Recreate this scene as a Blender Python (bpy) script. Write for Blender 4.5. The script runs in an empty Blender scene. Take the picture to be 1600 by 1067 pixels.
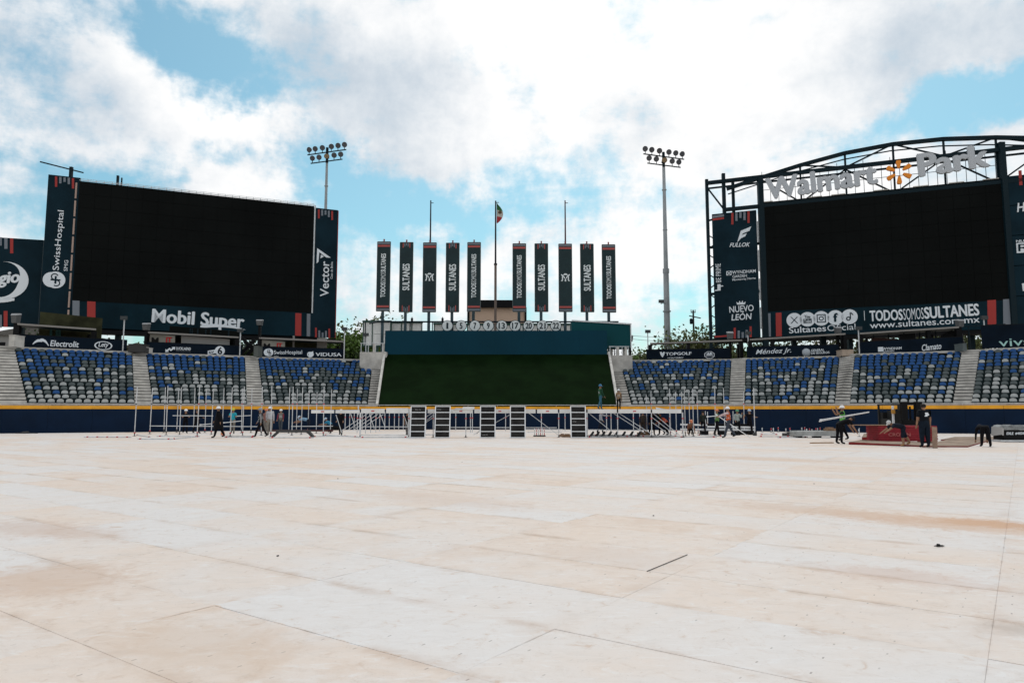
import bpy, math, random
from mathutils import Vector, Matrix
R=random.Random(7)
sc=bpy.context.scene
col=sc.collection
# ---------------------------------------------------------------- camera
EYE=1.5; FPX=1111.0; HORIZON=644.0
PITCH=math.atan((HORIZON-533.5)/FPX)
cam=bpy.data.cameras.new('camera'); camo=bpy.data.objects.new('camera',cam); col.objects.link(camo)
camo.location=(0,0,EYE); camo.rotation_euler=(math.pi/2+PITCH,0,0)
cam.sensor_width=36; cam.lens=36*FPX/1600; cam.clip_start=.1; cam.clip_end=6000
sc.camera=camo
# ---------------------------------------------------------------- sky
SUN_EL=math.radians(58); SUN_AZ=math.radians(14)      # azimuth clockwise from +Y
w=bpy.data.worlds.new('World'); sc.world=w; w.use_nodes=True
nt=w.node_tree; nt.nodes.clear()
def N(tree,t,**k):
    n=tree.nodes.new(t)
    for a,b in k.items(): setattr(n,a,b)
    return n
def mth(t,op,a,b=None,c=None,clamp=False):
    n=N(t,'ShaderNodeMath',operation=op); n.use_clamp=clamp
    for i,v in enumerate((a,b,c)):
        if v is None: continue
        if isinstance(v,(int,float)): n.inputs[i].default_value=v
        else: t.links.new(v,n.inputs[i])
    return n.outputs[0]
def vmth(t,op,a,b=None,out=0):
    n=N(t,'ShaderNodeVectorMath',operation=op)
    for i,v in enumerate((a,b)):
        if v is None: continue
        if isinstance(v,(tuple,list)): n.inputs[i].default_value=v
        else: t.links.new(v,n.inputs[i])
    return n.outputs['Value' if op in('DOT_PRODUCT','LENGTH') else 0]
def smooth(t,x,a,b):
    n=N(t,'ShaderNodeMapRange',interpolation_type='SMOOTHSTEP')
    t.links.new(x,n.inputs[0]); n.inputs[1].default_value=a; n.inputs[2].default_value=b
    n.inputs[3].default_value=0; n.inputs[4].default_value=1
    return n.outputs[0]
def noise(t,v,scale,detail=5,rough=.55,dist=0,col=False):
    n=N(t,'ShaderNodeTexNoise'); n.inputs['Scale'].default_value=scale
    n.inputs['Detail'].default_value=detail; n.inputs['Roughness'].default_value=rough
    n.inputs['Distortion'].default_value=dist
    if v is not None: t.links.new(v,n.inputs['Vector'])
    return n.outputs['Color' if col else 0]
def mixc(t,f,a,b):
    n=N(t,'ShaderNodeMix',data_type='RGBA')
    for i,v in ((0,f),(6,a),(7,b)):
        if isinstance(v,(int,float)): n.inputs[i].default_value=v
        elif isinstance(v,(tuple,list)): n.inputs[i].default_value=(*v[:3],1)
        else: t.links.new(v,n.inputs[i])
    return n.outputs[2]
def pix_dir(px,py):
    a=(px-800)/FPX; b=-(py-533.5)/FPX
    return Vector((a,math.cos(PITCH)-b*math.sin(PITCH),math.sin(PITCH)+b*math.cos(PITCH)))
def pix_azel(px,py):
    d=pix_dir(px,py).normalized(); return math.atan2(d.x,d.y),math.asin(d.z)
sky=N(nt,'ShaderNodeTexSky',sky_type='NISHITA'); sky.sun_disc=False
sky.sun_elevation=SUN_EL; sky.sun_rotation=SUN_AZ; sky.air_density=1.0; sky.dust_density=1.5; sky.ozone_density=1.0
tc=N(nt,'ShaderNodeTexCoord'); D=tc.outputs['Generated']
sep=N(nt,'ShaderNodeSeparateXYZ'); nt.links.new(D,sep.inputs[0])
zc=mth(nt,'MAXIMUM',sep.outputs[2],0.0)
# cloud sheet coordinates: a layer overhead, flattened towards the horizon
inv=mth(nt,'DIVIDE',1.0,mth(nt,'ADD',zc,.22))
comb=N(nt,'ShaderNodeCombineXYZ')
nt.links.new(mth(nt,'MULTIPLY',sep.outputs[0],inv),comb.inputs[0]); nt.links.new(mth(nt,'MULTIPLY',sep.outputs[1],inv),comb.inputs[1])
P=comb.outputs[0]
warp=noise(nt,P,2.2,4,.6,0,True)
az=mth(nt,'ARCTAN2',sep.outputs[0],sep.outputs[1]); el=mth(nt,'ARCSINE',sep.outputs[2])
ae=N(nt,'ShaderNodeCombineXYZ'); nt.links.new(az,ae.inputs[0]); nt.links.new(el,ae.inputs[1])
wv=vmth(nt,'MULTIPLY',vmth(nt,'SUBTRACT',noise(nt,D,4.5,6,.62,0,True),(.5,.5,.5)),(.30,.20,0))
AE=vmth(nt,'ADD',ae.outputs[0],wv)
def blobs(lst,start):
    acc=start
    for px,py,rx,ry,am in lst:
        a,e=pix_azel(px,py)
        v=vmth(nt,'SUBTRACT',AE,(a,e,0))
        v=vmth(nt,'MULTIPLY',v,(FPX/rx,FPX/ry,0))
        d=vmth(nt,'DOT_PRODUCT',v,v)
        g=mth(nt,'EXPONENT',mth(nt,'MULTIPLY',d,-1.0))
        acc=mth(nt,'MULTIPLY_ADD',g,am,acc)
    return acc
fbm=noise(nt,P,2.6,9,.60,.25); fine=noise(nt,D,11,8,.62,.15)
wisp=noise(nt,vmth(nt,'MULTIPLY',D,(3,3,11)),1.6,7,.62,.4)
finer=noise(nt,D,27,7,.6,.1)
base=mth(nt,'MULTIPLY',mth(nt,'SUBTRACT',fbm,.5),1.2)
base=mth(nt,'MULTIPLY_ADD',mth(nt,'SUBTRACT',finer,.5),1.2,base)
base=mth(nt,'MULTIPLY_ADD',mth(nt,'SUBTRACT',fine,.5),2.1,base)
base=mth(nt,'MULTIPLY_ADD',mth(nt,'SUBTRACT',wisp,.5),1.5,base)
cov=blobs([
 # blue gaps
 (225,35,90,60,-.75),(330,85,110,60,-.65),(420,120,60,60,-.55),(40,30,90,60,-.2),(575,290,95,60,-.70),(465,255,60,55,-.6),
 (720,335,120,45,-.70),(850,285,120,40,-.70),(600,345,80,40,-.3),(1470,170,120,26,-.85),(1580,125,90,24,-.75),(1340,225,120,30,-.4),(1590,190,70,20,-.5),
 (60,245,110,26,-.6),(200,245,60,24,-.55),(310,205,70,24,-.45),(80,330,120,30,-.4),(1080,440,60,60,-.55),(940,440,60,50,-.3),(160,240,200,120,-.15),(250,330,160,40,-.15),(560,420,60,60,-.25),(860,340,60,30,-.3),(1070,340,60,40,-.25),
 # clouds
 (1000,110,420,150,.7),(1300,330,260,90,.4),(600,130,140,120,.55),(130,85,95,60,.6),(330,60,60,30,-.1),(270,150,110,34,.55),(400,185,60,28,.75),(110,180,100,34,.45),
 (250,265,70,45,.5),(370,270,90,40,.7),(30,220,60,35,.55),(700,240,110,55,.5),(900,400,200,50,.5),(1450,90,180,50,.45),(1540,225,90,18,.35),(540,500,60,60,.4),(800,230,1000,420,-.30)],.80)  # high start adds unseen cloud beyond the view for light; last blob offsets it
cov=mth(nt,'ADD',cov,base)
mask=smooth(nt,cov,-.05,1.0)
# sunlit tops and grey undersides
lum=blobs([(900,60,330,150,.6),(1150,300,250,90,.2),(290,130,120,40,.3),(400,175,60,30,.35),(380,270,80,35,.35),(120,190,100,30,.15),(900,420,250,60,.35),(720,210,120,40,.15),
 (470,60,110,80,-.35),(600,190,150,70,-.42),(620,100,120,60,-.25),(60,110,110,60,-.3),(1500,40,160,60,-.35),(110,310,150,60,-.1),(150,235,120,30,-.12),(1250,200,150,50,-.10),(1050,200,90,40,-.15),(760,150,80,50,-.12)],.57)
lum=mth(nt,'MULTIPLY_ADD',mth(nt,'SUBTRACT',fine,.5),1.1,lum)
lum=mth(nt,'MULTIPLY_ADD',mth(nt,'SUBTRACT',fbm,.5),.9,lum)
lumc=smooth(nt,lum,.0,1.0)
cloudc=mixc(nt,lumc,(.56,.645,.73),(1.05,1.045,1.04))
bluec=mixc(nt,1.0,sky.outputs[0],sky.outputs[0])
tint=N(nt,'ShaderNodeMix',data_type='RGBA',blend_type='MULTIPLY'); tint.inputs[0].default_value=1
nt.links.new(sky.outputs[0],tint.inputs[6]); tint.inputs[7].default_value=(.74,1.09,.99,1)
bg1=N(nt,'ShaderNodeBackground'); nt.links.new(tint.outputs[2],bg1.inputs[0]); bg1.inputs[1].default_value=.125
bg2=N(nt,'ShaderNodeBackground'); nt.links.new(cloudc,bg2.inputs[0]); bg2.inputs[1].default_value=1.0
ms=N(nt,'ShaderNodeMixShader'); nt.links.new(mask,ms.inputs[0]); nt.links.new(bg1.outputs[0],ms.inputs[1]); nt.links.new(bg2.outputs[0],ms.inputs[2])
wo=N(nt,'ShaderNodeOutputWorld'); nt.links.new(ms.outputs[0],wo.inputs[0])
w.cycles.sampling_method='MANUAL'; w.cycles.sample_map_resolution=512
# ---------------------------------------------------------------- sun (veiled by cloud)
sl=bpy.data.lights.new('sun','SUN'); so=bpy.data.objects.new('sun',sl); col.objects.link(so)
sl.energy=1.1; sl.angle=math.radians(14); sl.color=(1,.95,.88)
sd=Vector((math.sin(SUN_AZ)*math.cos(SUN_EL),math.cos(SUN_AZ)*math.cos(SUN_EL),math.sin(SUN_EL)))
so.rotation_euler=sd.to_track_quat('Z','Y').to_euler(); so.location=(0,0,60)
# ---------------------------------------------------------------- exposure
sc.view_settings.view_transform='Standard'; sc.view_settings.look='None'; sc.view_settings.exposure=0; sc.view_settings.gamma=1
sc.view_settings.use_curve_mapping=False
sc.render.engine='CYCLES'; sc.cycles.max_bounces=5; sc.cycles.use_denoising=True

# ---------------------------------------------------------------- projection helpers (pixel of the 1600 photo -> place)
O=Vector((0,0,EYE))
def on_z(px,py,z):
    d=pix_dir(px,py); return O+d*((z-EYE)/d.z)
def on_y(px,py,Y):
    d=pix_dir(px,py); return O+d*(Y/d.y)
def G(px,py): return on_z(px,py,0)
def at_x(px,Y,z): # point at height z, depth Y on the vertical through pixel column px near the horizon
    d=pix_dir(px,600); p=O+d*(Y/d.y); return Vector((p.x,Y,z))
class Plane:
    def __init__(s,p,q):  # p left bottom, q right bottom; vertical plane
        s.o=Vector(p); s.u=(Vector((q[0],q[1],0))-Vector((p[0],p[1],0))).normalized(); s.v=Vector((0,0,1))
        s.n=s.u.cross(s.v)
        if s.n.dot(O-s.o)<0: s.n=-s.n
    def uv(s,px,py):
        d=pix_dir(px,py); t=(s.o-O).dot(s.n)/d.dot(s.n); h=O+d*t-s.o
        return Vector((h.dot(s.u),h.z))
    def P(s,u,v,w=0): return s.o+s.u*u+s.v*v+s.n*w
# ---------------------------------------------------------------- materials
MATS={}
def mat(name,color,rough=.6,metal=0,var=0,vscale=3,bump=0,bscale=20,spec=.3,vcol=None):
    if name in MATS: return MATS[name]
    m=bpy.data.materials.new(name); m.use_nodes=True; t=m.node_tree; b=t.nodes['Principled BSDF']
    b.inputs['Base Color'].default_value=(*color,1); b.inputs['Roughness'].default_value=rough
    b.inputs['Metallic'].default_value=metal; b.inputs['Specular IOR Level'].default_value=spec
    if var or bump:
        g=N(t,'ShaderNodeNewGeometry')
    if var:
        n=noise(t,g.outputs['Position'],vscale,6,.6)
        f=smooth(t,n,.3,.7)
        lo=vcol or tuple(c*(1-var) for c in color); hi=tuple(min(1,c*(1+var*.6)) for c in color)
        t.links.new(mixc(t,f,lo,hi),b.inputs['Base Color'])
    if bump:
        n2=noise(t,g.outputs['Position'],bscale,4,.6)
        bn=N(t,'ShaderNodeBump'); bn.inputs['Strength'].default_value=bump; t.links.new(n2,bn.inputs['Height']); t.links.new(bn.outputs[0],b.inputs['Normal'])
    MATS[name]=m; return m
navy=mat('board_navy',(.0045,.020,.030),.55,var=.35,vscale=.25,spec=.06)
navyl=mat('banner_navy',(.006,.020,.030),.55,var=.3,vscale=.3,spec=.06)
black=mat('black_paint',(.004,.004,.005),.5,spec=.12)
steel=mat('dark_steel',(.004,.014,.020),.5,spec=.12)
screenm=mat('screen_black',(.006,.0068,.0066),.5,var=.25,vscale=.15,spec=.03)
white=mat('print_white',(.74,.78,.82),.6)
grey=mat('print_grey',(.18,.20,.23),.6)
red=mat('print_red',(.36,.035,.03),.6)
lgrey=mat('letter_grey',(.48,.50,.53),.5)
orange=mat('letter_orange',(.85,.27,.02),.5)
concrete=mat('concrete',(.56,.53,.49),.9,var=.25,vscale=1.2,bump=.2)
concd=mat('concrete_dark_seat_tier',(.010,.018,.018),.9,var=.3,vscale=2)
alum=mat('galvanised_tube',(.60,.61,.62),.5,metal=.15,var=.2,vscale=4)
alub=mat('aluminium_bright',(.78,.79,.80),.5,metal=.1)
redp=mat('red_paint',(.45,.02,.02),.5)
wood=mat('plywood_brown',(.25,.15,.09),.8,var=.35,vscale=6)
# ---------------------------------------------------------------- mesh builder
class MB:
    def __init__(s): s.v=[];s.f=[];s.mi=[];s.m=0
    def add(s,vs,fs):
        o=len(s.v); s.v+= [Vector(a) for a in vs]; s.f+=[tuple(i+o for i in f) for f in fs]; s.mi+=[s.m]*len(fs)
    def hexa(s,b,t): # 4 bottom, 4 top
        s.add(list(b)+list(t),[(3,2,1,0),(4,5,6,7),(0,1,5,4),(1,2,6,5),(2,3,7,6),(3,0,4,7)])
    def box(s,c,sz,rz=0,ax=None):
        c=Vector(c); x,y,z=[a/2 for a in sz]
        M=ax or Matrix.Rotation(rz,3,'Z')
        V=[c+M@Vector((i*x,j*y,k*z)) for k in(-1,1) for i,j in((-1,-1),(1,-1),(1,1),(-1,1))]
        s.hexa(V[:4],V[4:])
    def beam(s,p,q,w_,h=None,up=(0,0,1)):
        p=Vector(p);q=Vector(q);d=(q-p); L=d.length
        if L<1e-6:return
        d/=L; u=Vector(up)
        if abs(d.dot(u))>.98:u=Vector((0,1,0)) if abs(d.y)<.9 else Vector((1,0,0))
        a=d.cross(u).normalized(); b=a.cross(d); h=h or w_
        a=a*w_/2;b=b*h/2
        s.hexa([p-a-b,p+a-b,p+a+b,p-a+b],[q-a-b,q+a-b,q+a+b,q-a+b])
    def tube(s,p,q,r,seg=6,r2=None,cap=True):
        p=Vector(p);q=Vector(q);d=(q-p)
        if d.length<1e-6:return
        d.normalize(); u=Vector((0,0,1)) if abs(d.z)<.9 else Vector((1,0,0))
        a=d.cross(u).normalized(); b=a.cross(d); r2=r if r2 is None else r2
        A=[p+(a*math.cos(t)+b*math.sin(t))*r for t in[2*math.pi*i/seg for i in range(seg)]]
        B=[q+(a*math.cos(t)+b*math.sin(t))*r2 for t in[2*math.pi*i/seg for i in range(seg)]]
        fs=[(i,(i+1)%seg,seg+(i+1)%seg,seg+i) for i in range(seg)]
        if cap: fs+=[tuple(range(seg))[::-1],tuple(range(seg,2*seg))]
        s.add(A+B,fs)
    def prism(s,pl,uvs,w0,w1):
        n=len(uvs)
        A=[pl.P(u,v,w0) for u,v in uvs]; B=[pl.P(u,v,w1) for u,v in uvs]
        s.add(A+B,[tuple(range(n))[::-1],tuple(range(n,2*n))]+[(i,(i+1)%n,n+(i+1)%n,n+i) for i in range(n)])
    def lathe(s,c,prof,seg=10,axis=None):
        M=axis or Matrix.Identity(3); c=Vector(c); vs=[]
        for r,z in prof:
            for i in range(seg):
                t=2*math.pi*i/seg; vs.append(c+M@Vector((r*math.cos(t),r*math.sin(t),z)))
        fs=[]
        for k in range(len(prof)-1):
            for i in range(seg):
                j=(i+1)%seg; fs.append((k*seg+i,k*seg+j,(k+1)*seg+j,(k+1)*seg+i))
        fs.append(tuple(range(seg))[::-1]); fs.append(tuple((len(prof)-1)*seg+i for i in range(seg)))
        s.add(vs,fs)
    def build(s,name,m,parent=None,loc=None,smooth=False):
        me=bpy.data.meshes.new(name)
        if parent is not None: og=Vector(parent['_o'])
        else: og=Vector(loc) if loc is not None else base_of(s.v)
        me.from_pydata([tuple(a-og) for a in s.v],[],s.f)
        for x in (m if isinstance(m,(list,tuple)) else [m]): me.materials.append(x)
        me.polygons.foreach_set('material_index',s.mi)
        if smooth: me.polygons.foreach_set('use_smooth',[True]*len(s.f))
        me.update()
        o=bpy.data.objects.new(name,me); col.objects.link(o)
        if parent is not None: o.parent=parent
        else: o.location=og
        o['_o']=tuple(og); return o
def base_of(vs):
    n=len(vs); return Vector((sum(v.x for v in vs)/n,sum(v.y for v in vs)/n,min(v.z for v in vs)))
def tag(o,label=None,cat=None,group=None,kind=None):
    if label:o['label']=label
    if cat:o['category']=cat
    if group:o['group']=group
    if kind:o['kind']=kind
    return o
def empty(name,loc,label=None,cat=None,group=None,kind=None):
    o=bpy.data.objects.new(name,None); col.objects.link(o); o.location=loc; o['_o']=tuple(loc); o.empty_display_size=.3
    return tag(o,label,cat,group,kind)
def instance(me,name,loc,rz=0,parent=None,sc_=1):
    o=bpy.data.objects.new(name,me); col.objects.link(o)
    if parent is not None: o.parent=parent; o.location=Vector(loc)-Vector(parent['_o'])
    else: o.location=loc
    o.rotation_euler=(0,0,rz); o.scale=(sc_,)*3; o['_o']=tuple(loc); return o
def copy_tree(o,parent=None):
    c=o.copy(); col.objects.link(c); c.parent=parent
    for ch in [x for x in o.children]: copy_tree(ch,c)
    return c
def copy_thing(o,loc,rz,label=None,scale=None):
    c=copy_tree(o); c.location=loc; c.rotation_euler=(0,0,rz); 
    if label:c['label']=label
    if scale:c.scale=scale
    return c
_tmpc=0
def text_mesh(s_,bold=0,shear=0,space=1.0):
    cu=bpy.data.curves.new('t','FONT'); cu.body=s_; cu.offset=bold; cu.extrude=.01; cu.shear=shear; cu.resolution_u=3; cu.space_character=space
    ob=bpy.data.objects.new('t',cu); me=bpy.data.meshes.new_from_object(ob)
    vs=[v.co.copy() for v in me.vertices]; fs=[tuple(p.vertices) for p in me.polygons]
    bpy.data.objects.remove(ob); bpy.data.curves.remove(cu); bpy.data.meshes.remove(me)
    return vs,fs
def txt(s_,pl,start,end,top,m,parent,name='lettering',bold=.012,shear=0,d=.05,w0=.0,space=1.0,uv=False):
    """lettering on a plane: start/end = ends of the lower edge of the text's box, top = a point on its upper edge (pixels, or uv)"""
    vs,fs=text_mesh(s_,min(bold,.006),shear,space)
    sp_=max(0,bold-.006)
    f=(lambda p:Vector(p)) if uv else (lambda p:pl.uv(*p))
    A,B,C=f(start),f(end),f(top); dx=(B-A); W=dx.length; dx/=W; dy=Vector((-dx.y,dx.x))
    h=(C-A).dot(dy)
    x0=min(v.x for v in vs);x1=max(v.x for v in vs);y0=min(v.y for v in vs);y1=max(v.y for v in vs)
    b=MB(); hh=(y1-y0)
    offs=[(0,0)] if sp_<=0 else [(-1,0),(1,0),(0,-.5),(0,.5)]
    W2=W-2*sp_*W/(x1-x0); h2=h-sp_*h/hh
    for k,(ox,oy) in enumerate(offs):
        out=[]
        for v in vs:
            q=A+dx*((v.x-x0+sp_)/(x1-x0+2*sp_)*W+ox*sp_*W/(x1-x0))+dy*((v.y-y0+.5*sp_)/(hh+sp_)*h+oy*sp_*h/hh)
            out.append(pl.P(q.x,q.y,w0+(v.z+.01)/.02*d+.004*k))
        b.add(out,fs)
    return b.build(name,m,parent)
def quad_on(pl,pts,w0,w1,m,parent,name):
    b=MB(); b.prism(pl,[pl.uv(*p) for p in pts],w0,w1); return b.build(name,m,parent)
def disc_uv(c,r,n=20,ry=None,a0=0,a1=2*math.pi):
    ry=ry or r
    return [(c[0]+r*math.cos(a0+(a1-a0)*i/n),c[1]+ry*math.sin(a0+(a1-a0)*i/n)) for i in range(n)]
def ring(b,pl,c,r0,r1,w0,w1,n=24,ry=1.0,a0=0,a1=2*math.pi):
    for i in range(n):
        t0=a0+(a1-a0)*i/n;t1=a0+(a1-a0)*(i+1)/n
        b.prism(pl,[(c[0]+r0*math.cos(t0),c[1]+ry*r0*math.sin(t0)),(c[0]+r1*math.cos(t0),c[1]+ry*r1*math.sin(t0)),(c[0]+r1*math.cos(t1),c[1]+ry*r1*math.sin(t1)),(c[0]+r0*math.cos(t1),c[1]+ry*r0*math.sin(t1))],w0,w1)
# ================================================================ GROUND AND FIELD FLOOR
TH=math.radians(35.56)
def ab(a,b): # floor grid coordinates -> world
    return Vector((a*math.sin(TH)+b*math.cos(TH),a*math.cos(TH)-b*math.sin(TH),0))
gm=mat('earth_ground',(.16,.15,.12),.95,var=.3,vscale=.05)
b=MB(); b.add([(-2500,-2500,-.30),(2500,-2500,-.30),(2500,2500,-.30),(-2500,2500,-.30)],[(0,1,2,3)])
tag(b.build('ground',gm,loc=(0,0,-.3)),kind='structure')
PA,PB=1.03,2.48; A0,B0=.22,-.26
def floor_material():
    m=bpy.data.materials.new('field_cover_panel'); m.use_nodes=True; t=m.node_tree; bs=t.nodes['Principled BSDF']
    g=N(t,'ShaderNodeNewGeometry'); Pp=g.outputs['Position']
    a=vmth(t,'DOT_PRODUCT',Pp,(math.sin(TH),math.cos(TH),0)); bb=vmth(t,'DOT_PRODUCT',Pp,(math.cos(TH),-math.sin(TH),0))
    ua=mth(t,'DIVIDE',mth(t,'SUBTRACT',a,A0),PA); ub=mth(t,'DIVIDE',mth(t,'SUBTRACT',bb,B0),PB)
    ia=mth(t,'FLOOR',ua); ib=mth(t,'FLOOR',ub); fa=mth(t,'FRACT',ua); fb=mth(t,'FRACT',ub)
    # mud and wear creep a few centimetres over the joints, so tone changes are ragged
    wob=noise(t,Pp,3.2,6,.65,.3,True); ws=N(t,'ShaderNodeSeparateColor'); t.links.new(wob,ws.inputs[0])
    ia=mth(t,'FLOOR',mth(t,'MULTIPLY_ADD',mth(t,'SUBTRACT',ws.outputs[0],.5),.16,ua)); ib=mth(t,'FLOOR',mth(t,'MULTIPLY_ADD',mth(t,'SUBTRACT',ws.outputs[1],.5),.10,ub))
    c=N(t,'ShaderNodeCombineXYZ'); t.links.new(ia,c.inputs[0]); t.links.new(ib,c.inputs[1])
    wn=N(t,'ShaderNodeTexWhiteNoise',noise_dimensions='3D'); t.links.new(c.outputs[0],wn.inputs['Vector']); rnd=wn.outputs['Value']
    sp=N(t,'ShaderNodeSeparateColor'); t.links.new(wn.outputs['Color'],sp.inputs[0]); r2=sp.outputs[1]; r3=sp.outputs[2]
    local=N(t,'ShaderNodeCombineXYZ'); t.links.new(a,local.inputs[0]); t.links.new(bb,local.inputs[1]); t.links.new(mth(t,'MULTIPLY',rnd,57),local.inputs[2])
    L=local.outputs[0]
    big=noise(t,L,.55,5,.6,.6); med=noise(t,L,2.2,7,.62,.5); broad=noise(t,Pp,.16,4,.6); small=noise(t,L,14,6,.65)
    # sun-bleached white, cool and faintly pink plastic
    cool=(.775,.725,.69); warm=(.79,.65,.545); tan=(.70,.53,.41)
    k=mth(t,'MULTIPLY_ADD',rnd,.62,mth(t,'MULTIPLY_ADD',mth(t,'SUBTRACT',broad,.5),1.7,.12))
    k=mth(t,'MULTIPLY_ADD',mth(t,'SUBTRACT',big,.5),1.4,k)
    base=mixc(t,smooth(t,k,.0,.95),cool,warm)
    s1=mth(t,'MULTIPLY',smooth(t,mth(t,'MULTIPLY_ADD',r2,.22,med),.60,.85),mth(t,'MULTIPLY',smooth(t,rnd,.35,.9),.55))
    base=mixc(t,s1,base,tan)
    # rust-orange earth drawn along the joints of some panels
    ea=mth(t,'MINIMUM',fa,mth(t,'SUBTRACT',1.0,fa)); eb=mth(t,'MINIMUM',fb,mth(t,'SUBTRACT',1.0,fb))
    edge=mth(t,'SUBTRACT',1.0,smooth(t,mth(t,'MULTIPLY_ADD',mth(t,'SUBTRACT',med,.5),.16,ea),.0,.13))
    edge2=mth(t,'SUBTRACT',1.0,smooth(t,mth(t,'MULTIPLY_ADD',mth(t,'SUBTRACT',med,.5),.10,eb),.0,.10))
    ed=mth(t,'MAXIMUM',edge,mth(t,'MULTIPLY',edge2,.5))
    dirt=mth(t,'MULTIPLY',ed,mth(t,'MULTIPLY',smooth(t,noise(t,Pp,.9,5,.65,.4),.45,.70),.62))
    base=mixc(t,dirt,base,(.50,.33,.22))
    # thin dark crud in the joints, broken up
    ga=mth(t,'SUBTRACT',1.0,smooth(t,mth(t,'MULTIPLY',mth(t,'MINIMUM',mth(t,'MULTIPLY',ea,PA),mth(t,'MULTIPLY',eb,PB)),1.0),.004,.013))
    jn=mth(t,'MULTIPLY',ga,mth(t,'MULTIPLY',smooth(t,noise(t,Pp,2.6,5,.6),.50,.72),.40))
    base=mixc(t,jn,base,(.22,.14,.10))
    # strong orange stains, rare
    st=mth(t,'MULTIPLY',smooth(t,noise(t,L,.42,6,.7,1.2),.60,.80),smooth(t,r3,.62,.95))
    base=mixc(t,mth(t,'MULTIPLY',st,.65),base,(.62,.33,.17))
    # moulded slots, set out on a lattice
    lat=.31
    la=mth(t,'FRACT',mth(t,'DIVIDE',a,lat)); lb=mth(t,'FRACT',mth(t,'DIVIDE',bb,lat))
    dd=mth(t,'MAXIMUM',mth(t,'MULTIPLY',mth(t,'ABSOLUTE',mth(t,'SUBTRACT',la,.5)),lat),mth(t,'MULTIPLY',mth(t,'ABSOLUTE',mth(t,'SUBTRACT',lb,.5)),lat*3.0))
    slot=mth(t,'MULTIPLY',mth(t,'LESS_THAN',dd,.016),smooth(t,noise(t,Pp,.8,4,.6),.46,.58))
    base=mixc(t,mth(t,'MULTIPLY',slot,.62),base,(.16,.12,.10))
    # scuffs
    sc1=smooth(t,noise(t,vmth(t,'MULTIPLY',L,(5,1.4,1)),2.0,8,.7,.8),.60,.74)
    base=mixc(t,mth(t,'MULTIPLY',sc1,.24),base,(.40,.33,.28))
    sc2=smooth(t,small,.56,.8); base=mixc(t,mth(t,'MULTIPLY',sc2,.25),base,(.82,.82,.82))
    grime=smooth(t,noise(t,Pp,1.1,7,.7,.5),.55,.85); base=mixc(t,mth(t,'MULTIPLY',grime,.26),base,(.34,.30,.26))
    # trodden-in mottling, drawn out in patches at several sizes
    m1=noise(t,Pp,5.5,8,.72,.9); m2=noise(t,vmth(t,'MULTIPLY',Pp,(1,2.6,1)),3.0,8,.7,1.4); m3=noise(t,Pp,38,5,.7)
    base=mixc(t,mth(t,'MULTIPLY',smooth(t,m1,.50,.68),.34),base,(.62,.50,.41))
    base=mixc(t,mth(t,'MULTIPLY',smooth(t,m2,.53,.66),.38),base,(.84,.83,.82))
    base=mixc(t,mth(t,'MULTIPLY',smooth(t,m2,.50,.30),.18),base,(.50,.45,.41))
    base=mixc(t,mth(t,'MULTIPLY',smooth(t,m3,.60,.70),.38),base,(.36,.29,.24))
    # the few big earth stains that stand out on this floor
    for px,py,ra,rb,c,am in ((1550,818,.45,.9,(.60,.30,.13),.75),(1500,822,.5,1.6,(.66,.42,.27),.6),(1395,808,.5,1.3,(.66,.43,.29),.55),(1255,795,.6,1.4,(.66,.46,.33),.5),(50,825,.5,1.2,(.60,.42,.32),.45),(130,832,.4,1.0,(.62,.45,.35),.4),(70,905,.7,.9,(.62,.43,.31),.55),(1180,716,1.0,3.0,(.66,.46,.33),.5),(690,780,.8,2.2,(.68,.52,.42),.4),(1600,985,.2,.25,(.42,.34,.28),.4),(1410,640+260,.4,.8,(.62,.42,.32),.4),(300,1010,.5,.9,(.66,.50,.38),.4),(960,870,.6,1.1,(.68,.52,.41),.4)):
        q=G(px,py); ca=q.x*math.sin(TH)+q.y*math.cos(TH); cb=q.x*math.cos(TH)-q.y*math.sin(TH)
        da=mth(t,'DIVIDE',mth(t,'SUBTRACT',a,ca),ra); db=mth(t,'DIVIDE',mth(t,'SUBTRACT',bb,cb),rb)
        e_=mth(t,'EXPONENT',mth(t,'MULTIPLY',mth(t,'ADD',mth(t,'MULTIPLY',da,da),mth(t,'MULTIPLY',db,db)),-1.0))
        e_=mth(t,'MULTIPLY',smooth(t,mth(t,'MULTIPLY_ADD',mth(t,'SUBTRACT',m1,.5),1.6,e_),.15,.85),am)
        base=mixc(t,e_,base,c)
    dk=N(t,'ShaderNodeMix',data_type='RGBA',blend_type='MULTIPLY'); dk.inputs[0].default_value=1; t.links.new(base,dk.inputs[6]); dk.inputs[7].default_value=(.88,.89,.905,1); base=dk.outputs[2]
    t.links.new(base,bs.inputs['Base Color']); bs.inputs['Roughness'].default_value=.62; bs.inputs['Specular IOR Level'].default_value=.28
    # ribbed tread
    rib=mth(t,'SINE',mth(t,'MULTIPLY',a,2*math.pi/.034)); rib2=mth(t,'SINE',mth(t,'MULTIPLY',bb,2*math.pi/.034))
    hgt=mth(t,'ADD',mth(t,'MULTIPLY',mth(t,'MAXIMUM',rib,rib2),.0008),mth(t,'MULTIPLY',med,.02))
    bn=N(t,'ShaderNodeBump'); bn.inputs['Strength'].default_value=.35; bn.inputs['Distance'].default_value=1; t.links.new(hgt,bn.inputs['Height'])
    t.links.new(bn.outputs[0],bs.inputs['Normal'])
    return m
fm=floor_material()
fbase=mat('floor_underlay',(.58,.49,.41),.9)
b=MB(); b.box((0,30,-.036),(190,130,.06))
fl=b.build('field_floor',fbase,loc=(0,0,-.066)); tag(fl,kind='structure')
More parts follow.
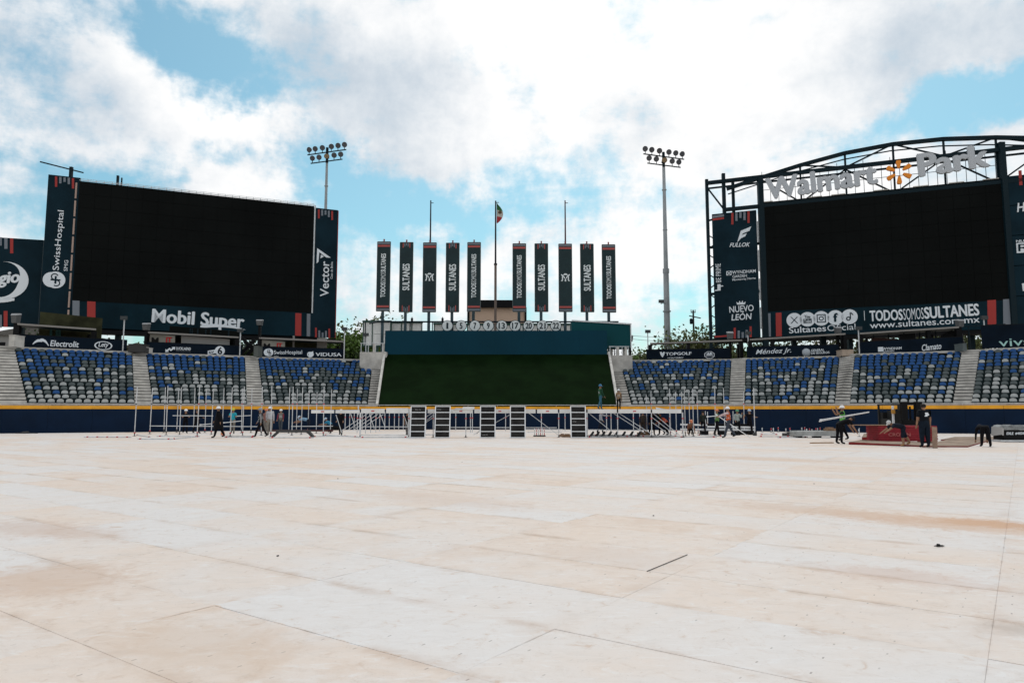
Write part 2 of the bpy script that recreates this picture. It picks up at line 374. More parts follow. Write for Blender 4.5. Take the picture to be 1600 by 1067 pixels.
# panels: those the camera can see largest are objects, the rest one sheet of real panels
cells=[]
for i in range(-70,110):
    for j in range(-36,36):
        c=ab(A0+(i+.5)*PA,B0+(j+.5)*PB)
        if c.y<1.2 or c.y>72: continue
        if abs(c.x)>c.y*.78+4: continue
        if c.y>52-(.55*max(0,abs(c.x)-14)) + 14: continue
        cells.append((c.length,i,j,c))
cells.sort()
# keep the nearest that fall in the frame
near=[q for q in cells if q[3].y>3.2 and abs(q[3].x)<q[3].y*.73+1.6][:300]
ns=set((q[1],q[2]) for q in near)
GAP=.0022
def panel_geo(b,c,zt,tilt):
    ex=Vector((math.sin(TH),math.cos(TH),0))*(PA/2-GAP/2); ey=Vector((math.cos(TH),-math.sin(TH),0))*(PB/2-.0006)
    top=[c-ex-ey,c+ex-ey,c+ex+ey,c-ex+ey]
    k=.0015
    bot=[Vector((p.x,p.y,-.04)) for p in top]
    r1=[Vector((p.x,p.y,zt-k+tilt[q])) for q,p in enumerate(top)]
    ins=[c+(p-c)*(1-.0015) for p in top]
    r2=[Vector((p.x,p.y,zt+tilt[q])) for q,p in enumerate(ins)]
    n=len(b.v)
    b.add(bot+r1+r2,[(0,3,7,4)[::-1] if 0 else (0,1,5,4),(1,2,6,5),(2,3,7,6),(3,0,4,7),(4,5,9,8),(5,6,10,9),(6,7,11,10),(7,4,8,11),(8,9,10,11)])
pmesh=[]
for k in range(10):
    b=MB(); t=[R.uniform(-.0018,.0018) for _ in range(4)]
    panel_geo(b,Vector((0,0,0)),0,t); me=b.build('panel_proto',fm,loc=(0,0,0)); pmesh.append(me.data); bpy.data.objects.remove(me)
for _,i,j,c in near:
    instance(pmesh[(i*7+j*3)%10],'panel',(c.x,c.y,0),0,fl)
b=MB()
for _,i,j,c in cells:
    if (i,j) in ns: continue
    panel_geo(b,c,0,[R.uniform(-.002,.002) for _ in range(4)])
tag(b.build('far_panels',fm,fl),'far field cover panels',kind='stuff')
# things lying on the bare floor
b=MB(); p=G(1011,893); q=G(1074,867); b.beam(p+Vector((0,0,.006)),q+Vector((0,0,.006)),.006,.005)
tag(b.build('dark_strip',mat('dark_rubber',(.03,.03,.025),.7)),'thin dark strip lying across the bare white floor panels','strip')
b=MB(); p=G(1468,854); b.box(p+Vector((0,0,.012)),(.08,.02,.014),.1); b.box(p+Vector((.0,.02,.02)),(.02,.03,.018),.2)
b.tube(p+Vector((-.06,0,.01)),p+Vector((.06,.01,.01)),.005)
tag(b.build('clamp',black),'small black clamp dropped alone on the white floor panels','clamp')
for k,(x,y,lb) in enumerate([(1021,806,'tiny dark scrap up the floor from the thin dark strip'),(434,869,'dark scrap alone on the floor left of centre, the nearest one'),(722,722,'tiny dark scrap on the floor far ahead of the middle leaning panels'),(452,702,'left one of two tiny scraps below the low black frame'),(475,701,'right one of two tiny scraps below the low black frame'),(1272,756,'tiny scrap on the floor below the ochre plank'),(528,748,'tiny scrap on the floor below the crouching blue shirt')]):
    p=G(x,y); b=MB(); b.box(p+Vector((0,0,.008)),(.022,.012,.01),k)
    tag(b.build('debris_scrap',black),lb,'scrap','dark scraps lying loose on the floor')
# ================================================================ OUTFIELD WALL, STANDS, SEATS
WPX=[(-260,680.6),(-120,678.6),(0,677),(210,675),(395,672.6),(592,670.8),(962,670.8),(1150,673.2),(1320,675.4),(1510,677.2),(1700,679.2),(1860,681)]
def wally(px):
    for (a,ya),(c,yc) in zip(WPX,WPX[1:]):
        if a<=px<=c: return ya+(yc-ya)*(px-a)/(c-a)
    return WPX[0][1] if px<WPX[0][0] else WPX[-1][1]
def wall_at(px): return G(px,wally(px))
WH=2.02
padm=mat('wall_pad_navy',(.0025,.012,.034),.6,var=.25,vscale=.4,spec=.1)
yelm=mat('wall_cap_yellow',(.75,.34,.02),.55,var=.18,vscale=1.2)
wr=empty('outfield_wall',wall_at(777),'long navy padded outfield wall with a yellow top band behind the workers','wall')
pts=[wall_at(p) for p,_ in WPX]
segs=[]
for p,q in zip(pts,pts[1:]):
    n=max(1,round((q-p).length/2.6))
    for i in range(n): segs.append((p.lerp(q,i/n),p.lerp(q,(i+1)/n)))
for p,q in segs:
    d=(q-p).normalized(); nrm=Vector((-d.y,d.x,0))  # away from field
    e=d*.006
    b=MB(); b.hexa([p+e-nrm*.0,q-e-nrm*.0,q-e+nrm*.12,p+e+nrm*.12],[v+Vector((0,0,WH-.28)) for v in (p+e,q-e,q-e+nrm*.12,p+e+nrm*.12)]); b.build('pad',padm,wr)
    b=MB(); o=Vector((0,0,WH-.275)); t=Vector((0,0,.25)); f=-nrm*.02
    b.hexa([p+e+f+o,q-e+f+o,q-e+nrm*.14+o,p+e+nrm*.14+o],[v+o+t for v in (p+e+f,q-e+f,q-e+nrm*.14,p+e+nrm*.14)]); b.build('cap',yelm,wr)
b=MB()
for p,q in zip(pts,pts[1:]):
    d=(q-p).normalized(); nrm=Vector((-d.y,d.x,0)); b.hexa([p+nrm*.13-Vector((0,0,.05)),q+nrm*.13-Vector((0,0,.05)),q+nrm*.33,p+nrm*.33],[v+Vector((0,0,WH-.1)) for v in (p+nrm*.13,q+nrm*.13,q+nrm*.33,p+nrm*.33)])
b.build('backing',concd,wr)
# rail above the wall
rr=empty('guard_rail',wall_at(777)+Vector((0,.3,WH)),'thin pale pipe rail running along just above the yellow band','rail')
b=MB()
for p,q in zip(pts,pts[1:]):
    o=Vector((0,.22,WH+.11)); b.tube(p+o,q+o,.028,5)
b.build('pipe',alum,rr)
for p,q in segs[::1]:
    b=MB(); b.tube(p+Vector((0,.22,WH-.1)),p+Vector((0,.22,WH+.11)),.018,5); b.build('post',alum,rr)

ZB,ZT,NT=1.72,7.0,14
# section: bottom px left,right ; top (px,py) left,right
SECT={'left':[(-230,-30,(-215,529),(-35,539)),(38,208,(22,542.2),(207,549.6)),(238,387,(228,551.4),(383,556.3)),(412,575,(403,557.8),(583,562.2))],
      'right':[(985,1138,(968,563.2),(1143,561.2)),(1162,1305,(1165,560),(1312,556.3)),(1330,1493,(1335,553.4),(1503,548)),(1522,1740,(1530,546.7),(1760,534))]}
AISLE={'left':[(-30,38,(-35,539),(22,542.2)),(208,238,(207,549.6),(228,551.4)),(387,412,(383,556.3),(403,557.8)),(575,589,(583,562.2),(600,562.4))],
       'right':[(966,985,(953,563.4),(968,563.2)),(1138,1162,(1143,561.2),(1165,560)),(1305,1330,(1312,556.3),(1335,553.4)),(1493,1522,(1503,548),(1530,546.7))]}
def corner(bl,br,tl,tr):
    def bot(px):
        p=wall_at(px); d=wall_at(px+4)-wall_at(px-4); d.normalize(); n=Vector((-d.y,d.x,0)); q=p+n*.45; return Vector((q.x,q.y,ZB))
    return bot(bl),bot(br),on_z(tl[0],tl[1],ZT),on_z(tr[0],tr[1],ZT)
seatblue=mat('seat_blue',(.010,.080,.26),.45,var=.12,vscale=1.5)
seatgrey=mat('seat_dark_grey',(.10,.12,.12),.5,var=.2,vscale=1.5)
seatlight=mat('seat_light_grey',(.46,.47,.46),.5,var=.12,vscale=1.5)
seatbase=mat('seat_underside',(.010,.020,.021),.6,spec=.1)
def seat_mb(b,M=None,lo=False):
    """tip-up stadium seat facing -Y; origin on the tread. material 0 shell, 1 dark bracket"""
    M=M or (lambda v:Vector(v))
    def dome(y0,y1,x,z0,z1,n=7):
        pr=[(-x,z0),(x,z0)]
        for i in range(n+1):
            t=math.pi*i/n; pr.append((x*math.cos(t)*.98,z0+(z1-z0)*(.30+.70*math.sin(t)**.7)))
        lean=.12
        A=[M((px,y0+(z-z0)*lean,z)) for px,z in pr];B=[M((px,y1+(z-z0)*lean,z)) for px,z in pr]
        k=len(pr); b.add(A+B,[tuple(range(k))[::-1],tuple(range(k,2*k))]+[(i,(i+1)%k,k+(i+1)%k,k+i) for i in range(k)])
    b.m=0; dome(.16,.21,.225,.52,.79)
    # seat pan folded up in front of the backrest foot
    b.m=1
    def bx(x0,x1,y0,y1,z0,z1):
        b.add([M(v) for v in [(x0,y0,z0),(x1,y0,z0),(x1,y1,z0),(x0,y1,z0),(x0,y0,z1),(x1,y0,z1),(x1,y1,z1),(x0,y1,z1)]],[(3,2,1,0),(4,5,6,7),(0,1,5,4),(1,2,6,5),(2,3,7,6),(3,0,4,7)])
    bx(-.26,.26,.05,.16,.28,.53)
    if not lo:
        bx(-.25,-.225,.02,.24,.0,.46); bx(.225,.25,.02,.24,.0,.46); bx(-.25,.25,.17,.20,.20,.30)
SM={}
for nm,m in (('blue',seatblue),('dark grey',seatgrey),('light grey',seatlight)):
    b=MB(); seat_mb(b); o=b.build('seat_proto',[m,seatbase],loc=(0,0,0)); SM[nm]=o.data; bpy.data.objects.remove(o)
seats=[]
BLOCKN={'left':['far','block over the bare end of the navy wall','block under the second rail board','block beside the green backdrop'],
        'right':['block beside the green backdrop','block behind the stacked scaffold poles','block above the red board stack','block above the flight case']}
def secol(k):
    r=R.random()
    if k<=0: return 'light grey' if r<.86 else 'dark grey'
    if k<=1: return 'light grey' if r<.60 else ('blue' if r<.70 else 'dark grey')
    if k<=3: return 'light grey' if r<.42 else ('blue' if r<.53 else 'dark grey')
    if k<=6: return 'light grey' if r<.30 else ('blue' if r<.44 else 'dark grey')
    if k<=8: return 'light grey' if r<.20 else ('blue' if r<.50 else 'dark grey')
    if k<=10: return 'light grey' if r<.09 else ('blue' if r<.72 else 'dark grey')
    return 'light grey' if r<.04 else ('blue' if r<.94 else 'dark grey')
for side in('left','right'):
    ctr=wall_at(300 if side=='left' else 1250)
    gs=empty('grandstand',ctr,'left outfield stand of pale concrete tiers and aisles holding grey and blue seats' if side=='left' else 'right outfield stand of pale concrete tiers and aisles holding grey and blue seats','grandstand')
    for si,(bl,br,tl,tr) in enumerate(SECT[side]):
        BL,BR,TL,TR=corner(bl,br,tl,tr); b=MB()
        for k in range(NT):
            z=ZB+k*(ZT-.86-ZB)/(NT-1)
            P0=BL.lerp(TL,k/NT);P1=BR.lerp(TR,k/NT);Q0=BL.lerp(TL,(k+1)/NT);Q1=BR.lerp(TR,(k+1)/NT)
            zz=lambda p,h:Vector((p.x,p.y,h))
            b.add([zz(P0,z-.6),zz(P1,z-.6),zz(P1,z),zz(P0,z),zz(Q0,z),zz(Q1,z)],[(0,1,2,3),(3,2,5,4)])
            # seats of this tier
            m0=P0.lerp(Q0,.45); m1=P1.lerp(Q1,.45); L=(m1-m0).length; n=int((L-.1)/.535); ang=math.atan2(m1.y-m0.y,m1.x-m0.x)
            for s in range(n):
                if k==NT-1 and s==n*4//5: continue
                p=m0.lerp(m1,(s+.5+ (L/.535-n)/2*0)/n); seats.append([p.length,side,si,k,s,n,zz(p,z),ang,secol(k)])
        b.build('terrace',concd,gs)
        b=MB(); up=Vector((0,0,.2)); back=(TL-BL).normalized()*.5; back.z=0
        t0=Vector((TL.x,TL.y,ZT-.16));t1=Vector((TR.x,TR.y,ZT-.16)); b.hexa([t0,t1,t1+back,t0+back],[t0+up,t1+up,t1+back+up,t0+back+up]); b.build('top_ledge',concrete,gs)
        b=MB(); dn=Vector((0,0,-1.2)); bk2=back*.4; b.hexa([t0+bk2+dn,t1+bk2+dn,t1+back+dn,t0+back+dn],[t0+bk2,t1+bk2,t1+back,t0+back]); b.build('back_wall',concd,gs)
        b=MB(); z=WH+.02; f0=Vector((BL.x,BL.y,z-.5));f1=Vector((BR.x,BR.y,z-.5)); bk=Vector((TL.x-BL.x,TL.y-BL.y,0)).normalized()*.12
        b.hexa([f0-bk,f1-bk,f1,f0],[v+Vector((0,0,.56)) for v in(f0-bk,f1-bk,f1,f0)]); b.build('front_curb',concrete,gs)
    for (bl,br,tl,tr) in AISLE[side]:
        BL,BR,TL,TR=corner(bl,br,tl,tr); NS=19
        st=None; b=MB()
        zz=lambda p,h:Vector((p.x,p.y,h))
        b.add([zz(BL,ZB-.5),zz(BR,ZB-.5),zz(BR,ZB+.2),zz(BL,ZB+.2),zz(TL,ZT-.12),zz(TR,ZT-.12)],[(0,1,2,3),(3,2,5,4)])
        st=b.build('aisle_stair',mat('stair_shadow_gap',(.05,.047,.043),.9),gs)  # dark base colour stands in for shade under the step nosings
        for k in range(NS+1):
            t=k/NS; t2=(k+1)/NS; z=WH+.08+(ZT-WH-.02)*t; P0=BL.lerp(TL,t);P1=BR.lerp(TR,t);Q0=BL.lerp(TL,t2);Q1=BR.lerp(TR,t2)
            z=z+R.uniform(-.006,.006)
            b=MB(); b.hexa([zz(P0,z-.185),zz(P1,z-.185),zz(Q1,z-.185),zz(Q0,z-.185)],[zz(P0,z),zz(P1,z),zz(Q1,z),zz(Q0,z)]); b.build('step',concrete,st)
        b=MB(); z=WH+.06; bk=Vector((TL.x-BL.x,TL.y-BL.y,0)).normalized()*.12
        f0=zz(BL,z-.5);f1=zz(BR,z-.5); b.hexa([f0-bk,f1-bk,f1,f0],[v+Vector((0,0,.5)) for v in(f0-bk,f1-bk,f1,f0)]); b.build('front_curb',concrete,gs)
# mass under the stands (outer face not seen from the field)
ORD=['front','second','third','fourth','fifth','sixth','seventh','eighth','ninth','tenth','eleventh','twelfth','thirteenth','fourteenth','fifteenth','sixteenth','seventeenth','eighteenth','nineteenth','twentieth','twenty-first','twenty-second','twenty-third','twenty-fourth','twenty-fifth','twenty-sixth','twenty-seventh']
vis=[]
for s in seats:
    p=s[6]; px=800+FPX*p.x/p.y
    s.append(2<px<1598)
seats.sort(key=lambda s:(not s[9],s[0]))
b={c:MB() for c in SM}
GRP='stadium seats in the outfield stands'
rest=MB()
for i,s in enumerate(seats):
    _,side,si,k,j,n,p,ang,c,inview=s
    if i<300 and inview:
        o=instance(SM[c],'stadium_seat',p,ang)
        which='left' if j<n/2 else 'right'; q=j if j<n/2 else n-1-j
        ordn=('end' if q==0 else ORD[q])
        nm={'left':['','leftmost','second','third'],'right':['fourth','fifth','sixth','rightmost']}[side][si]
        lab=f"{c} seat, {ORD[k] if k else 'bottom'} row up, {ordn} from the {which} aisle, {nm} seat block"
        tag(o,lab,'seat',GRP)
    else:
        ca,sa=math.cos(ang),math.sin(ang)
        M=lambda v,p=p,ca=ca,sa=sa:Vector((p.x+v[0]*ca-v[1]*sa,p.y+v[0]*sa+v[1]*ca,p.z+v[2]))
        n0=len(rest.mi); seat_mb(rest,M,lo=True)
        mi={'blue':0,'dark grey':1,'light grey':2}[c]
        for t in range(n0,len(rest.mi)): rest.mi[t]=mi if rest.mi[t]==0 else 3
tag(rest.build('stadium_seats',[seatblue,seatgrey,seatlight,seatbase],loc=(0,60,0)),'all the remaining seats higher up and farther along both outfield stands','seats',GRP,kind='stuff')

# ================================================================ GREEN BATTER'S EYE AND TEAL WALL
YT=73.2
greenm=mat('backdrop_green',(.0045,.013,.0035),.95,var=.3,vscale=.5,bump=.1,bscale=3,spec=.02)
tealm=mat('wall_teal',(.002,.038,.062),.6,var=.12,vscale=.2,spec=.1)
tealb=mat('box_teal',(.004,.06,.07),.6,var=.12,vscale=.2,spec=.1)
be=empty('batters_eye_slope',G(777,671),'dark green sloping backdrop between the two stands below the teal wall','backdrop')
p0=wall_at(588);p1=wall_at(966); p0=Vector((p0.x,p0.y+.35,2.0));p1=Vector((p1.x,p1.y+.35,2.0)); p3=on_y(602.5,553,YT+.1);p2=on_y(950,553,YT+.1)
b=MB(); nseg=12
for i in range(nseg):
    for j in range(6):
        A=lambda u,v:(p0.lerp(p1,u)).lerp(p3.lerp(p2,u),v)
        q=[A(i/nseg,j/6),A((i+1)/nseg,j/6),A((i+1)/nseg,(j+1)/6),A(i/nseg,(j+1)/6)]
        b.add(q,[(0,1,2,3)])
b.build('turf_face',greenm,be)
b=MB(); b.beam(p0+Vector((-.05,0,.12)),p3+Vector((-.1,0,.12)),.22,.3); b.build('edge_curb',concrete,be)
b=MB(); b.beam(p1+Vector((.05,0,.12)),p2+Vector((.1,0,.12)),.22,.3); b.build('edge_curb',concrete,be)
for x,y in ((690,616),(669,628),(885,612)):
    pass
tw=empty('teal_wall',on_y(775,556,YT),'plain dark teal wall above the green backdrop, under the number discs','wall')
x0=on_y(601,556,YT);x1=on_y(949,556,YT); z0=on_y(775,556,YT).z; z1=on_y(775,516.5,YT).z
npan=8
for i in range(npan):
    xa=x0.x+(x1.x-x0.x)*i/npan;xb=x0.x+(x1.x-x0.x)*(i+1)/npan
    b=MB(); b.box(((xa+xb)/2,YT+.2,(z0+z1)/2),(xb-xa-.004,.4,z1-z0)); b.build('panel',tealm,tw)
b=MB()
for i in range(7): 
    x=x0.x+1+(x1.x-x0.x-2)*i/6; b.beam((x,YT+.9,0),(x,YT+.9,z1),.3)
b.build('rear_posts',steel,tw)
# ================================================================ SCOREBOARDS
def stripes(pl,par,lst):
    for (pts,m) in lst: quad_on(pl,pts,.03,.055,m,par,'stripe')
def bars(pl,par,cx,cyf,top,lens,pitch,wd,down=True):
    """five short bars: centre px, reference y function, lengths in px"""
    cols=[red,grey,grey,grey,red]
    for i,(L,m) in enumerate(zip(lens,cols)):
        x=cx+(i-2)*pitch; y=cyf(x)
        y2=y+L if down else y-L
        quad_on(pl,[(x-wd/2,max(y,y2)),(x+wd/2,max(y,y2)),(x+wd/2,min(y,y2)),(x-wd/2,min(y,y2))],.03,.055,m,par,'stripe')
def rect_on(pl,a,b_,c,d,w0,w1,m,par,name,split=1):
    """a=left bottom, b=right bottom, c=right top, d=left top px; made a true rectangle"""
    A,B,C,D_=[pl.uv(*p) for p in(a,b_,c,d)]
    u0=(A.x+D_.x)/2;u1=(B.x+C.x)/2;v0=(A.y+B.y)/2;v1=(C.y+D_.y)/2
    mb=MB(); mb.prism(pl,[(u0,v0),(u1,v0),(u1,v1),(u0,v1)],w0,w1); mb.build(name,m,par); return u0,u1,v0,v1
def lamps_pair(): pass
# ---- left scoreboard
ZL=on_y(60,511,76).z
PL=Plane(on_z(60,511,ZL),on_z(524,529,ZL))
LB=empty('scoreboard',PL.P(20,-9.5)*1,'huge dark video screen framed by navy banners, above the stand at the left','scoreboard')
LB['_o']=tuple(LB.location)
print('left board tilt check',PL.uv(75,272),PL.uv(527,328),PL.uv(60,511),PL.uv(524,529))
rect_on(PL,(112,469),(486,490),(491,325),(125,280),-.5,.0,screenm,LB,'screen')
# LED cabinets: fine proud seams of the screen
u0,u1,v0,v1=(PL.uv(112,469).x+PL.uv(125,280).x)/2,(PL.uv(486,490).x+PL.uv(491,325).x)/2,(PL.uv(112,469).y+PL.uv(486,490).y)/2,(PL.uv(491,325).y+PL.uv(125,280).y)/2
def screen_seams(pl,u0,u1,v0,v1,par,n=16,m_=9):
    mb=MB(); g=.015
    for i in range(n):
        for j in range(m_):
            a=u0+(u1-u0)*i/n;c=u0+(u1-u0)*(i+1)/n;d=v0+(v1-v0)*j/m_;e=v0+(v1-v0)*(j+1)/m_
            k=R.uniform(.03,.045)
            mb.prism(pl,[(a+g,d+g),(c-g,d+g),(c-g,e-g),(a+g,e-g)],.0,k)
    tag(mb.build('led_cabinets',screenm,par),kind='stuff')
screen_seams(PL,u0,u1,v0,v1,LB)
rect_on(PL,(61,508),(112,512),(125,278),(75,273),-.3,.03,navyl,LB,'side_banner')
rect_on(PL,(485,526),(524,528),(527,329),(489,324),-.3,.03,navyl,LB,'side_banner')
rect_on(PL,(112,511),(485,526),(485,490),(112,469),-.3,.03,navy,LB,'lower_banner')
mb=MB(); uu=PL.uv(118,380).x; va=PL.uv(118,510).y
for i in range(8):
    z=va+(v1-va)*i/8
    mb.beam(PL.P(u0-.25,z,.0),PL.P(u0-.25,z+(v1-va)/8-.25,.0),.16)
mb.build('gap_trim',mat('rust_trim',(.42,.30,.25),.7),LB)  # broken rust-coloured strip between side banner and screen
mb=MB(); mb.beam(PL.P(u1+.12,v0,.04),PL.P(u1+.12,v1+.1,.04),.14); mb.build('trim',alum,LB)
mb=MB(); mb.beam(PL.P(u0,v1+.10,.0),PL.P(u1,v1+.10,.0),.07)
for i in range(33): 
    u=u0+(u1-u0)*i/32; mb.beam(PL.P(u,v1-.05,-.2),PL.P(u,v1+.32,-.2),.05)
mb.beam(PL.P(u0,v1+.33,-.2),PL.P(u1,v1+.33,-.2),.035)
mb.build('top_rail',alum,LB)
mb=MB(); q=PL.uv(113,269); mb.beam(PL.P(q.x-3.2,q.y+.9,-.5),PL.P(q.x+1.0,q.y+.2,-.5),.12); mb.beam(PL.P(q.x-.2,q.y-1.0,-.5),PL.P(q.x-.2,q.y+.7,-.5),.3)
q=PL.uv(183,282); mb.beam(PL.P(q.x,q.y-1,-.5),PL.P(q.x,q.y+.7,-.5),.22); mb.beam(PL.P(q.x+.4,q.y-1,-.5),PL.P(q.x+.4,q.y+.5,-.5),.12); mb.build('top_bracket',steel,LB)
mb=MB(); q=PL.uv(527,329);r_=PL.uv(524,528); mb.beam(PL.P((q.x+r_.x)/2+.05,r_.y,-.1),PL.P((q.x+r_.x)/2+.05,q.y,-.1),.12); mb.build('edge_strip',red,LB)
bars(PL,LB,101,lambda x:276+(x-85)*.1,1,[16,10,7,10,16],6.6,3.6)
bars(PL,LB,85,lambda x:508+(x-70)*.07,0,[18,12.5,9,12.5,18],7.1,3.8,False)
bars(PL,LB,508.5,lambda x:327.5+(x-497)*.12,1,[14,9,7,10,14],5.2,2.8)
bars(PL,LB,504,lambda x:527+(x-495)*.07,0,[15,11,8,11,15],5.2,2.8,False)
for (x0,x1,m) in ((113,124,grey),(136,149,red),(461,470.5,red),(479,484.5,grey)):
    f=lambda x:469+(x-112)*.0563; g_=lambda x:511+(x-112)*.0402
    quad_on(PL,[(x0,g_(x0)-.5),(x1,g_(x1)-.5),(x1+.4,f(x1)+.5),(x0+.4,f(x0)+.5)],.03,.055,m,LB,'stripe')
# lettering
txt('Mobil Super',PL,(236,510),(381,519),(237,482),white,LB,bold=.035)
b=MB(); c=PL.uv(266,497.5)  # ringed o
mb=MB()
for i in range(14):
    t0=i/14;t1=(i+1)/14
    def sw(t): 
        p=PL.uv(313+70*t,510+6*t*t); th=.42*(1-t)**.5*min(1,.5+4*t)+.02
        return p,th
    (p,a),(q,c_)=sw(t0),sw(t1)
    k=.55*math.sin(math.pi*min(1,t0*.9)); k2=.55*math.sin(math.pi*min(1,t1*.9))
    mb.prism(PL,[(p.x,p.y-a/2+k*.3),(q.x,q.y-c_/2+k2*.3),(q.x,q.y+c_/2+k2*.3),(p.x,p.y+a/2+k*.3)],.04,.07)
mb.build('swoosh',white,LB)
txt('SwissHospital',PL,(95,423),(103,330),(82,423),white,LB,bold=.002,w0=.03)
txt('SMG',PL,(105.5,424),(107,407),(99.5,424),white,LB,bold=.0,w0=.03)
def swiss(pl,c,r,par,ink=navyl,w0=.03):
    mb=MB(); mb.prism(pl,disc_uv(c,r,24),w0,w0+.04); mb.prism(pl,disc_uv((c[0]-r*.45,c[1]-.0*r),r*.85,20,r*.9),w0,w0+.035); mb.build('emblem',white,par)
    mb=MB(); 
    ring(mb,pl,(c[0]-r*.1,c[1]+r*.38),r*.28,r*.40,w0+.04,w0+.06,12,1,.4,math.pi*1.4)
    ring(mb,pl,(c[0]+r*.1,c[1]-r*.38),r*.28,r*.40,w0+.04,w0+.06,12,1,math.pi*1.4-.4,math.pi*2.5)
    mb.prism(pl,[(c[0]-r*.5,c[1]-r*.09),(c[0]+r*.5,c[1]-r*.09),(c[0]+r*.5,c[1]+r*.09),(c[0]-r*.5,c[1]+r*.09)],w0+.04,w0+.062)
    mb.prism(pl,[(c[0]-r*.1,c[1]-r*.45),(c[0]+r*.1,c[1]-r*.45),(c[0]+r*.1,c[1]+r*.45),(c[0]-r*.1,c[1]+r*.45)],w0+.04,w0+.064); mb.build('emblem_mark',ink,par)
swiss(PL,PL.uv(87,437.5),.92,LB)
txt('Vector',PL,(513.5,464),(514.5,409),(500,464),white,LB,bold=.01,w0=.03)
txt('Casa de Bolsa',PL,(519.5,436),(520,409.5),(516,436),white,LB,bold=0,w0=.03)
mb=MB(); P_=lambda x,y:tuple(PL.uv(x+2.5,y))
mb.prism(PL,[P_(492,412),P_(493,388),P_(496.5,392),P_(495,409)],.03,.07); mb.prism(PL,[P_(493,388),P_(514.5,403),P_(507,402.5),P_(496,394)],.03,.072)
mb.prism(PL,[P_(498,404),P_(499,398),P_(503.5,401)],.03,.07); mb.build('emblem',white,LB)
# steel behind and below
mb=MB()
for i in range(6):
    u=2+ i*(u1-1)/5; a=PL.P(u,-.2,-1.2); mb.beam(Vector((a.x,a.y,-.3)),Vector((a.x,a.y,PL.P(u,v1-1).z)),.5)
for z in(.1,6,12,18): mb.beam(PL.P(0,z if z<v1 else v1,-1.3),PL.P(u1+1,z if z<v1 else v1,-1.3),.3)
mb.build('support_frame',steel,LB)
mb=MB(); mb.prism(PL,[(0.0,-.45),(u1+3.0,-.45),(u1+3.0,-.02),(0.0,-.02)],-1.6,-.1); mb.build('catwalk_box',black,LB)
# ---- wing board at far left
wo_=PL.o-PL.u*.0
ZW=on_y(62,512,77).z
PW=Plane(on_z(-60,512,ZW),on_z(62,512,ZW)); PW=Plane(on_z(-90,507.5,ZW),on_z(62,512,ZW))
WB=empty('billboard',PW.P(4,-9),'low navy billboard with a white crescent logo, cut off by the picture edge','billboard'); WB['_o']=tuple(WB.location)
rect_on(PW,(-90,507.5),(61,512),(66,378),(-88,363),-.3,.03,navyl,WB,'panel')
mb=MB(); 
for i in range(3):
    a=PW.P(1+i*6,0,-1); mb.beam(Vector((a.x,a.y,-.3)),a+Vector((0,0,8)),.35)
mb.build('support_frame',steel,WB)
for (x0,x1,y0,y1,m) in ((0,3,371,384,grey),(7,12,372,389,grey),(16,21,372.5,396,red),(0,3,512,492,grey),(6,12,511,486,red)):
    quad_on(PW,[(x0,max(y0,y1)),(x1,max(y0,y1)),(x1,min(y0,y1)),(x0,min(y0,y1))],.03,.055,m,WB,'stripe')
txt('gio',PW,(-3,450),(33,447),(-2,426),white,WB,bold=.045,shear=.25)
mb=MB(); cc=PW.uv(8,438); n=22
for i in range(n):
    t0=-2.2+3.9*i/n; t1=-2.2+3.9*(i+1)/n
    def pt(t,k): 
        r0=PW.uv(45,438).x-cc.x; th=.42*r0*max(0,math.cos((t+.25)*.78))**2
        r=r0-(th if k else 0); return (cc.x+r*math.cos(t),cc.y+r*.92*math.sin(t))
    mb.prism(PW,[pt(t0,1),pt(t0,0),pt(t1,0),pt(t1,1)],.03,.07)
for i in range(8):
    x=-14+i*4.6; p=PW.uv(x,470-abs(i-3)*.4); q=PW.uv(x+4.6,470-abs(i-2)*.4); h=.1+.12*math.sin(i/8*math.pi)
    mb.prism(PW,[(p.x,p.y-h),(q.x,q.y-h),(q.x,q.y+h),(p.x,p.y+h)],.03,.07)
mb.build('emblem',white,WB)
# ---- right scoreboard
ZR=on_y(1600,514,76).z
PR=Plane(on_z(1115,530,ZR),on_z(1600,512.5,ZR))
print('right board check',PR.uv(1113,338),PR.uv(1186,322),PR.uv(1562,271),PR.uv(1580,490),PR.uv(1193,491),PR.o, PL.o,PL.u,PR.u)
RB=empty('scoreboard',PR.P(20,-9.5),'huge dark video screen under an arched steel truss with grey letters and an orange spark','scoreboard'); RB['_o']=tuple(RB.location)
ru0=(PR.uv(1187,325).x+PR.uv(1193,488).x)/2; ru1=(PR.uv(1562,272).x+PR.uv(1580,466).x)/2
rv0=(PR.uv(1193,489).y+PR.uv(1580,467).y)/2; rv1=(PR.uv(1187,324).y+PR.uv(1562,272).y)/2
mb=MB(); mb.prism(PR,[(ru0,rv0),(ru1,rv0),(ru1,rv1),(ru0,rv1)],-.5,0); mb.build('screen',screenm,RB); screen_seams(PR,ru0,ru1,rv0,rv1,RB)
rect_on(PR,(1117,529),(1186,527),(1184,327),(1113,336),-.3,.03,navyl,RB,'side_banner')
rect_on(PR,(1194,527),(1581,513),(1579,466),(1193,490),-.3,.03,navy,RB,'lower_banner')
cu0=PR.uv(1570,300).x; cu1=cu0+9; cv1=rv1+.2
mb=MB(); mb.prism(PR,[(cu0+.4,PR.uv(1590,511).y),(cu1,PR.uv(1590,511).y),(cu1,cv1-.1),(cu0+.4,cv1-.1)],-.5,-.31); mb.build('backing',black,RB)
for j in range(5):
    mb=MB(); a=PR.uv(1590,511).y; v_0=a+(cv1-a)*j/5; v_1=a+(cv1-a)*(j+1)/5
    mb.prism(PR,[(cu0+.3,v_0+.04),(cu1,v_0+.04),(cu1,v_1-.04),(cu0+.3,v_1-.04)],-.3,.03); mb.build('side_banner',navyl,RB)
